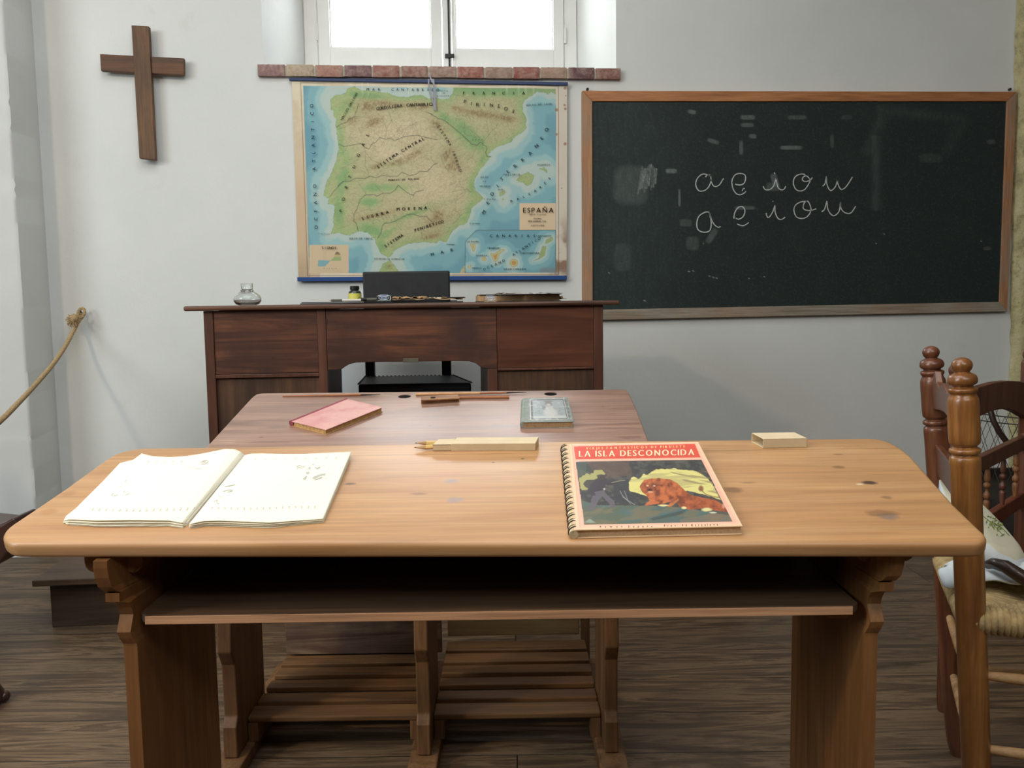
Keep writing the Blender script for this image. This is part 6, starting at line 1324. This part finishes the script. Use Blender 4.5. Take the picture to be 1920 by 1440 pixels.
outc = [(1762, 899, 1.80), (1776, 903, 1.80), (1800, 914, 1.79), (1838, 943, 1.76), (1862, 966, 1.735), (1885, 990, 1.71), (1912, 1022, 1.68), (1922, 1042, 1.65), (1905, 1048, 1.62), (1872, 1033, 1.61), (1845, 1012, 1.62), (1820, 988, 1.65), (1795, 960, 1.69), (1772, 928, 1.74)]
Pc = [hp(*p) - O for p in outc]; cen = sum(Pc, Vector()) / len(Pc)
q = MB(); n_ = len(Pc); rings = []
for k_, (s_, dz) in enumerate([(0.0, .010), (.5, .009), (.85, .006), (1, 0), (1.01, -.014), (.98, -.03), (.5, -.034), (0, -.034)]):
    rings.append([cen + (p - cen) * max(s_, .002) + Vector((0, 0, dz)) for p in Pc])
vs = [p for r_ in rings for p in r_]; q.add(vs, [(r_ * n_ + i, r_ * n_ + (i + 1) % n_, (r_ + 1) * n_ + (i + 1) % n_, (r_ + 1) * n_ + i) for r_ in range(7) for i in range(n_)])
M_cush = plain('cushion_linen', rgb(222, 220, 196), .85, nz=.04, nscale=20, bmp=.1); o = q.build('cushion_body', M_cush, cs_, smooth=50)
q = MB(); vs = [cen + (p - cen) * 1.012 + Vector((0, 0, -.002)) for p in Pc] + [cen + (p - cen) * 1.03 + Vector((0, 0, -.036)) for p in Pc]
q.add(vs, [(i, (i + 1) % n_, n_ + (i + 1) % n_, n_ + i) for i in range(n_)]); o = q.build('frilled_edge', M_cloth, cs_, smooth=60); o.modifiers.new('t', 'SOLIDIFY').thickness = .0015
M_gre = plain('green_embroidery', rgb(124, 140, 66), .8, nz=.4, nscale=200); q = MB(); rnd = random.Random(2)
def onc(x_, y_):   # point on cushion top by depth interpolation
    v_ = 1.72 + (1850 - x_) * .0004 + (960 - y_) * .0004; p = hp(x_, y_, v_) - O; return p
bvh = BVHTree.FromPolygons([o2.co for o2 in cs_.children[0].data.vertices], [tuple(p.vertices) for p in cs_.children[0].data.polygons])
def oncs(x_, y_):
    c_ = Vector(CP) - O; h_ = bvh.ray_cast(c_, (hp(x_, y_, 1.7) - O - c_).normalized()); return (h_[0] + Vector((0, 0, .0012))) if h_[0] else None
for k in range(34):
    x_ = rnd.gauss(1866, 8); y_ = rnd.gauss(984, 8) + (x_ - 1866) * .5; a = oncs(x_, y_); b_ = oncs(x_ + rnd.uniform(-7, 7), y_ + rnd.uniform(-6, 7))
    if a and b_: q.tube([a, a.lerp(b_, .5) + Vector((0, 0, .0006)), b_], [.0006, .0012, .0005], 5)
for pts_ in ([(1840, 966), (1855, 978), (1868, 990), (1880, 1004)], [(1866, 984), (1878, 990), (1893, 1006)]):
    pp_ = [oncs(*p) for p in pts_]
    if all(pp_): q.tube(pp_, .0007, 5)
q.build('embroidered_sprig', M_gre, cs_)
M_dkb = plain('dark_bent_wood', rgb(52, 36, 28), .4, nz=.2, coat=.3)
bar = thing('bentwood_bar', 'dark brown bentwood bar under the white cushion', 'bar', hp(1880, 1068, 1.55)); O = bar.location
q = MB(); q.tube([hp(*p) - O for p in [(1852, 1059, 1.60), (1862, 1056, 1.58), (1885, 1062, 1.555), (1910, 1078, 1.54), (1945, 1100, 1.52), (1980, 1130, 1.5)]], [.008, .010, .012, .0125, .012, .010], 12); q.build('bar_body', M_dkb, bar, smooth=60)

# ------------------------------------------------------------------ arched spindle headboard behind the chair
hb0 = onv(1789, 800, 2.05); e_ = np.array([.68, .733]); hu, hv = hb0[0], 2.05
sh = thing('spindle_headboard', 'dark wooden headboard with arched top rail and turned spindles behind the rush-seated chair', 'headboard', HW(hu, hv, 0), -YAW)
G3 = lambda s_, z, d_=0.0: Vector((e_[0] * s_ + e_[1] * d_, e_[1] * s_ - e_[0] * d_, z))
M_hb = wood('headboard_wood', rgb(112, 70, 50), rgb(94, 56, 40), rgb(64, 38, 28), axis=2, s=1.2, rough=.4, grain=.6, coat=.2)
M_sp = wood('spindle_wood', rgb(160, 112, 70), rgb(134, 90, 56), rgb(92, 58, 38), axis=2, s=2, rough=.45)
def sx(px, z):   # distance along the headboard for a pixel column
    y_ = 850; lo_, hi_ = -.1, 1.2
    for _ in range(40):
        md_ = (lo_ + hi_) / 2; w_ = HW(hu + e_[0] * md_, hv + e_[1] * md_, z); X_, Y_ = projN(np.array([[*w_]]))
        if X_[0] < px: lo_ = md_
        else: hi_ = md_
    return lo_
def hz(px, py):
    s_ = sx(px, .6); return onv(px, py, hv + e_[1] * s_)[2]
WH = .67
for s_ in (0, WH):
    q = MB(); q.lathe([(.016, 0), (.019, .03), (.019, .80), (.014, .806), (.0125, .81), (.0155, .818), (.016, .826), (.010, .836), (.001, .838)], G3(s_, 0), n=24, dense=3); q.build('post', M_hb, sh, smooth=40)
archT = [(1805, 733), (1835, 722), (1860, 715), (1883, 712), (1905, 713), (1930, 716), (1960, 722)]; archB = [(1805, 790), (1835, 777), (1850, 770), (1868, 766), (1883, 765), (1900, 771), (1920, 782), (1950, 800)]
Tz = [(sx(a, .8), hz(a, b_)) for a, b_ in archT]; Bz = [(sx(a, .72), hz(a, b_)) for a, b_ in archB]
Tz = [(min(max(s_, .018), WH - .018), z_) for s_, z_ in Tz]; Bz = [(min(max(s_, .018), WH - .018), z_) for s_, z_ in Bz]
q = MB(); q.prism([G3(s_, z_, -.011) for s_, z_ in Bz] + [G3(s_, z_, -.011) for s_, z_ in reversed(Tz)], G3(0, 0, .022)); q.build('arched_rail', M_hb, sh, bevel=.003)
zm1, zm0 = hz(1870, 839), hz(1870, 866); q = MB(); q.prism([G3(.018, zm0, -.01), G3(WH - .018, zm0, -.01), G3(WH - .018, zm1, -.01), G3(.018, zm1, -.01)], G3(0, 0, .02)); q.build('middle_rail', M_hb, sh, bevel=.002)
zl1, zl0 = hz(1880, 948), hz(1880, 975); q = MB(); q.prism([G3(.018, zl0, -.01), G3(WH - .018, zl0, -.01), G3(WH - .018, zl1, -.01), G3(.018, zl1, -.01)], G3(0, 0, .02)); q.build('lower_rail', wood('lower_rail_wood', rgb(126, 66, 42), rgb(108, 54, 34), rgb(74, 36, 24), axis=2, s=1.2, rough=.45), sh, bevel=.002)
Lz = zm0 - zl1
for px in (1820, 1852, 1882, 1906, 1925, 1942):
    s_ = sx(px, .55)
    if s_ > WH - .03: continue
    q = MB(); q.lathe([(.005, 0), (.0075, .15 * Lz), (.0078, .28 * Lz), (.0045, .31 * Lz), (.0085, .36 * Lz), (.0085, .43 * Lz), (.0045, .48 * Lz), (.0045, .54 * Lz), (.0085, .58 * Lz), (.0085, .64 * Lz), (.0045, .67 * Lz), (.0075, .72 * Lz), (.007, .86 * Lz), (.0045, Lz)], G3(s_, zl1), n=16, dense=3); q.build('spindle', M_sp if px in (1852, 1906) else M_hb, sh, smooth=50)

# ------------------------------------------------------------------ wire guard with a bent hoop, in the right corner
gu = thing('wire_brazier_guard', 'round wire mesh guard with a dark base and hoop in the right corner', 'guard', HW(1.95, 3.12, 0), -YAW)
M_wire = plain('dark_wire', rgb(58, 54, 46), .6, .3, nz=.2); M_gb = plain('dark_bronze_base', rgb(34, 26, 22), .6, nz=.3)
Rg = .37; vf = 2.92 - Rg
zr1 = onv(1880, 793, 2.78)[2]; zr0 = onv(1880, 808, 2.76)[2]; zb_ = onv(1880, 890, 3.35)[2]
q = MB()
for z in (zr1, zr0): q.tube([(Rg * cos(t), Rg * sin(t), z) for t in np.linspace(0, 2 * pi, 49)[:-1]], .0022, 6, closed=True)
q.build('rim_wires', M_wire, gu)
q = MB(); nw = 44
for k in range(nw):
    for sg in (-1, 1):
        pts = [(Rg * cos(2 * pi * k / nw + sg * .32 * t_), Rg * sin(2 * pi * k / nw + sg * .32 * t_), zr1 + (zb_ - zr1) * t_) for t_ in np.linspace(0, 1, 7)]; q.tube(pts, .0011, 4)
q.build('wire_mesh', M_wire, gu)
q = MB(); q.lathe([(Rg - .02, 0), (Rg, .03), (Rg + .004, zb_ - .02), (Rg + .002, zb_), (Rg - .02, zb_), (Rg - .02, zb_ - .03), (.001, zb_ - .05)], n=40); q.build('base_drum', M_gb, gu, smooth=40)
hps = [(1854, 750, 2.48), (1857, 770, 2.47), (1863, 790, 2.46), (1875, 812, 2.45), (1890, 832, 2.445), (1912, 850, 2.44), (1945, 862, 2.44), (1985, 858, 2.44), (2015, 840, 2.44), (2025, 800, 2.45), (2010, 760, 2.46), (1970, 735, 2.47), (1930, 726, 2.475), (1885, 726, 2.48), (1862, 732, 2.48)]
ho = thing('bent_hoop', 'dark wooden hoop leaning in front of the wire mesh guard', 'hoop', HW(*onv(1950, 868, 2.64))); O = ho.location
q = MB(); q.tube([hp(p[0], p[1], p[2] + .20) - O for p in hps], .009, 10, closed=True); q.build('hoop_ring', M_dkb, ho, smooth=60)

# ------------------------------------------------------------------ dark armchair cut by the left edge
M_arm = plain('dark_walnut', rgb(58, 36, 30), .35, nz=.25, nscale=14, coat=.3)
ar = thing('dark_armchair', 'dark carved armchair cut off by the left edge, beside the front desk', 'armchair', HW(-1.5, 2.3, 0), -YAW)
A3 = lambda h: Vector((h[0] + 1.5, h[1] - 2.3, h[2]))
pa = [(-190, 985), (-60, 978), (0, 984), (24, 970), (33, 985), (32, 1000), (20, 1030), (0, 1056), (-40, 1078), (-120, 1090), (-190, 1080)]
q = MB(); q.prism([A3(onv(x_, y_, 2.04)) for x_, y_ in pa], (-.0, .10, 0.0)); q.build('arm', M_arm, ar, bevel=.006, seg=3)
fc = onv(6, 1343, 2.15)
def foot(fu, fv, nm='leg'):
    q = MB(); b0 = Vector((fu + 1.5, fv - 2.3, 0)); q.lathe([(.03, 0), (.042, .008), (.046, .03), (.036, .05), (.026, .07), (.03, .10), (.04, .2), (.034, .33), (.036, .42)], b0, n=20); o = q.build(nm, M_arm, ar, smooth=60)
    q = MB()
    for k in range(4):
        t = -1.7 + k * 1.1; q.lathe([(.001, -.014), (.013, -.009), (.017, 0), (.013, .01), (.001, .014)], b0 + Vector((cos(t) * .042, sin(t) * .042, .0145)), n=10)
    q.build('claw_foot', M_arm, o, smooth=60)
fu, fv = fc[0] - .045, 2.15
for (a, b_) in ((fu, fv), (fu - .5, fv), (fu - .28, fv + .4), (fu - .7, fv + .4)): foot(a, b_)
q = MB(); s4 = [(fu - .54, fv - .03), (fu + .03, fv - .03), (fu - .24, fv + .44), (fu - .74, fv + .44)]; q.hexa([(a + 1.5, b_ - 2.3, .36) for a, b_ in s4], [(a + 1.5, b_ - 2.3, .43) for a, b_ in s4]); q.build('seat', M_arm, ar, bevel=.01)
q = MB(); s4 = [(fu - .58, fv - .03), (fu - .54, fv - .03), (fu - .74, fv + .44), (fu - .78, fv + .44)]; q.hexa([(a + 1.5, b_ - 2.3, .36) for a, b_ in s4], [(a + 1.5, b_ - 2.3, .95) for a, b_ in s4]); q.build('backrest', M_arm, ar, bevel=.01)
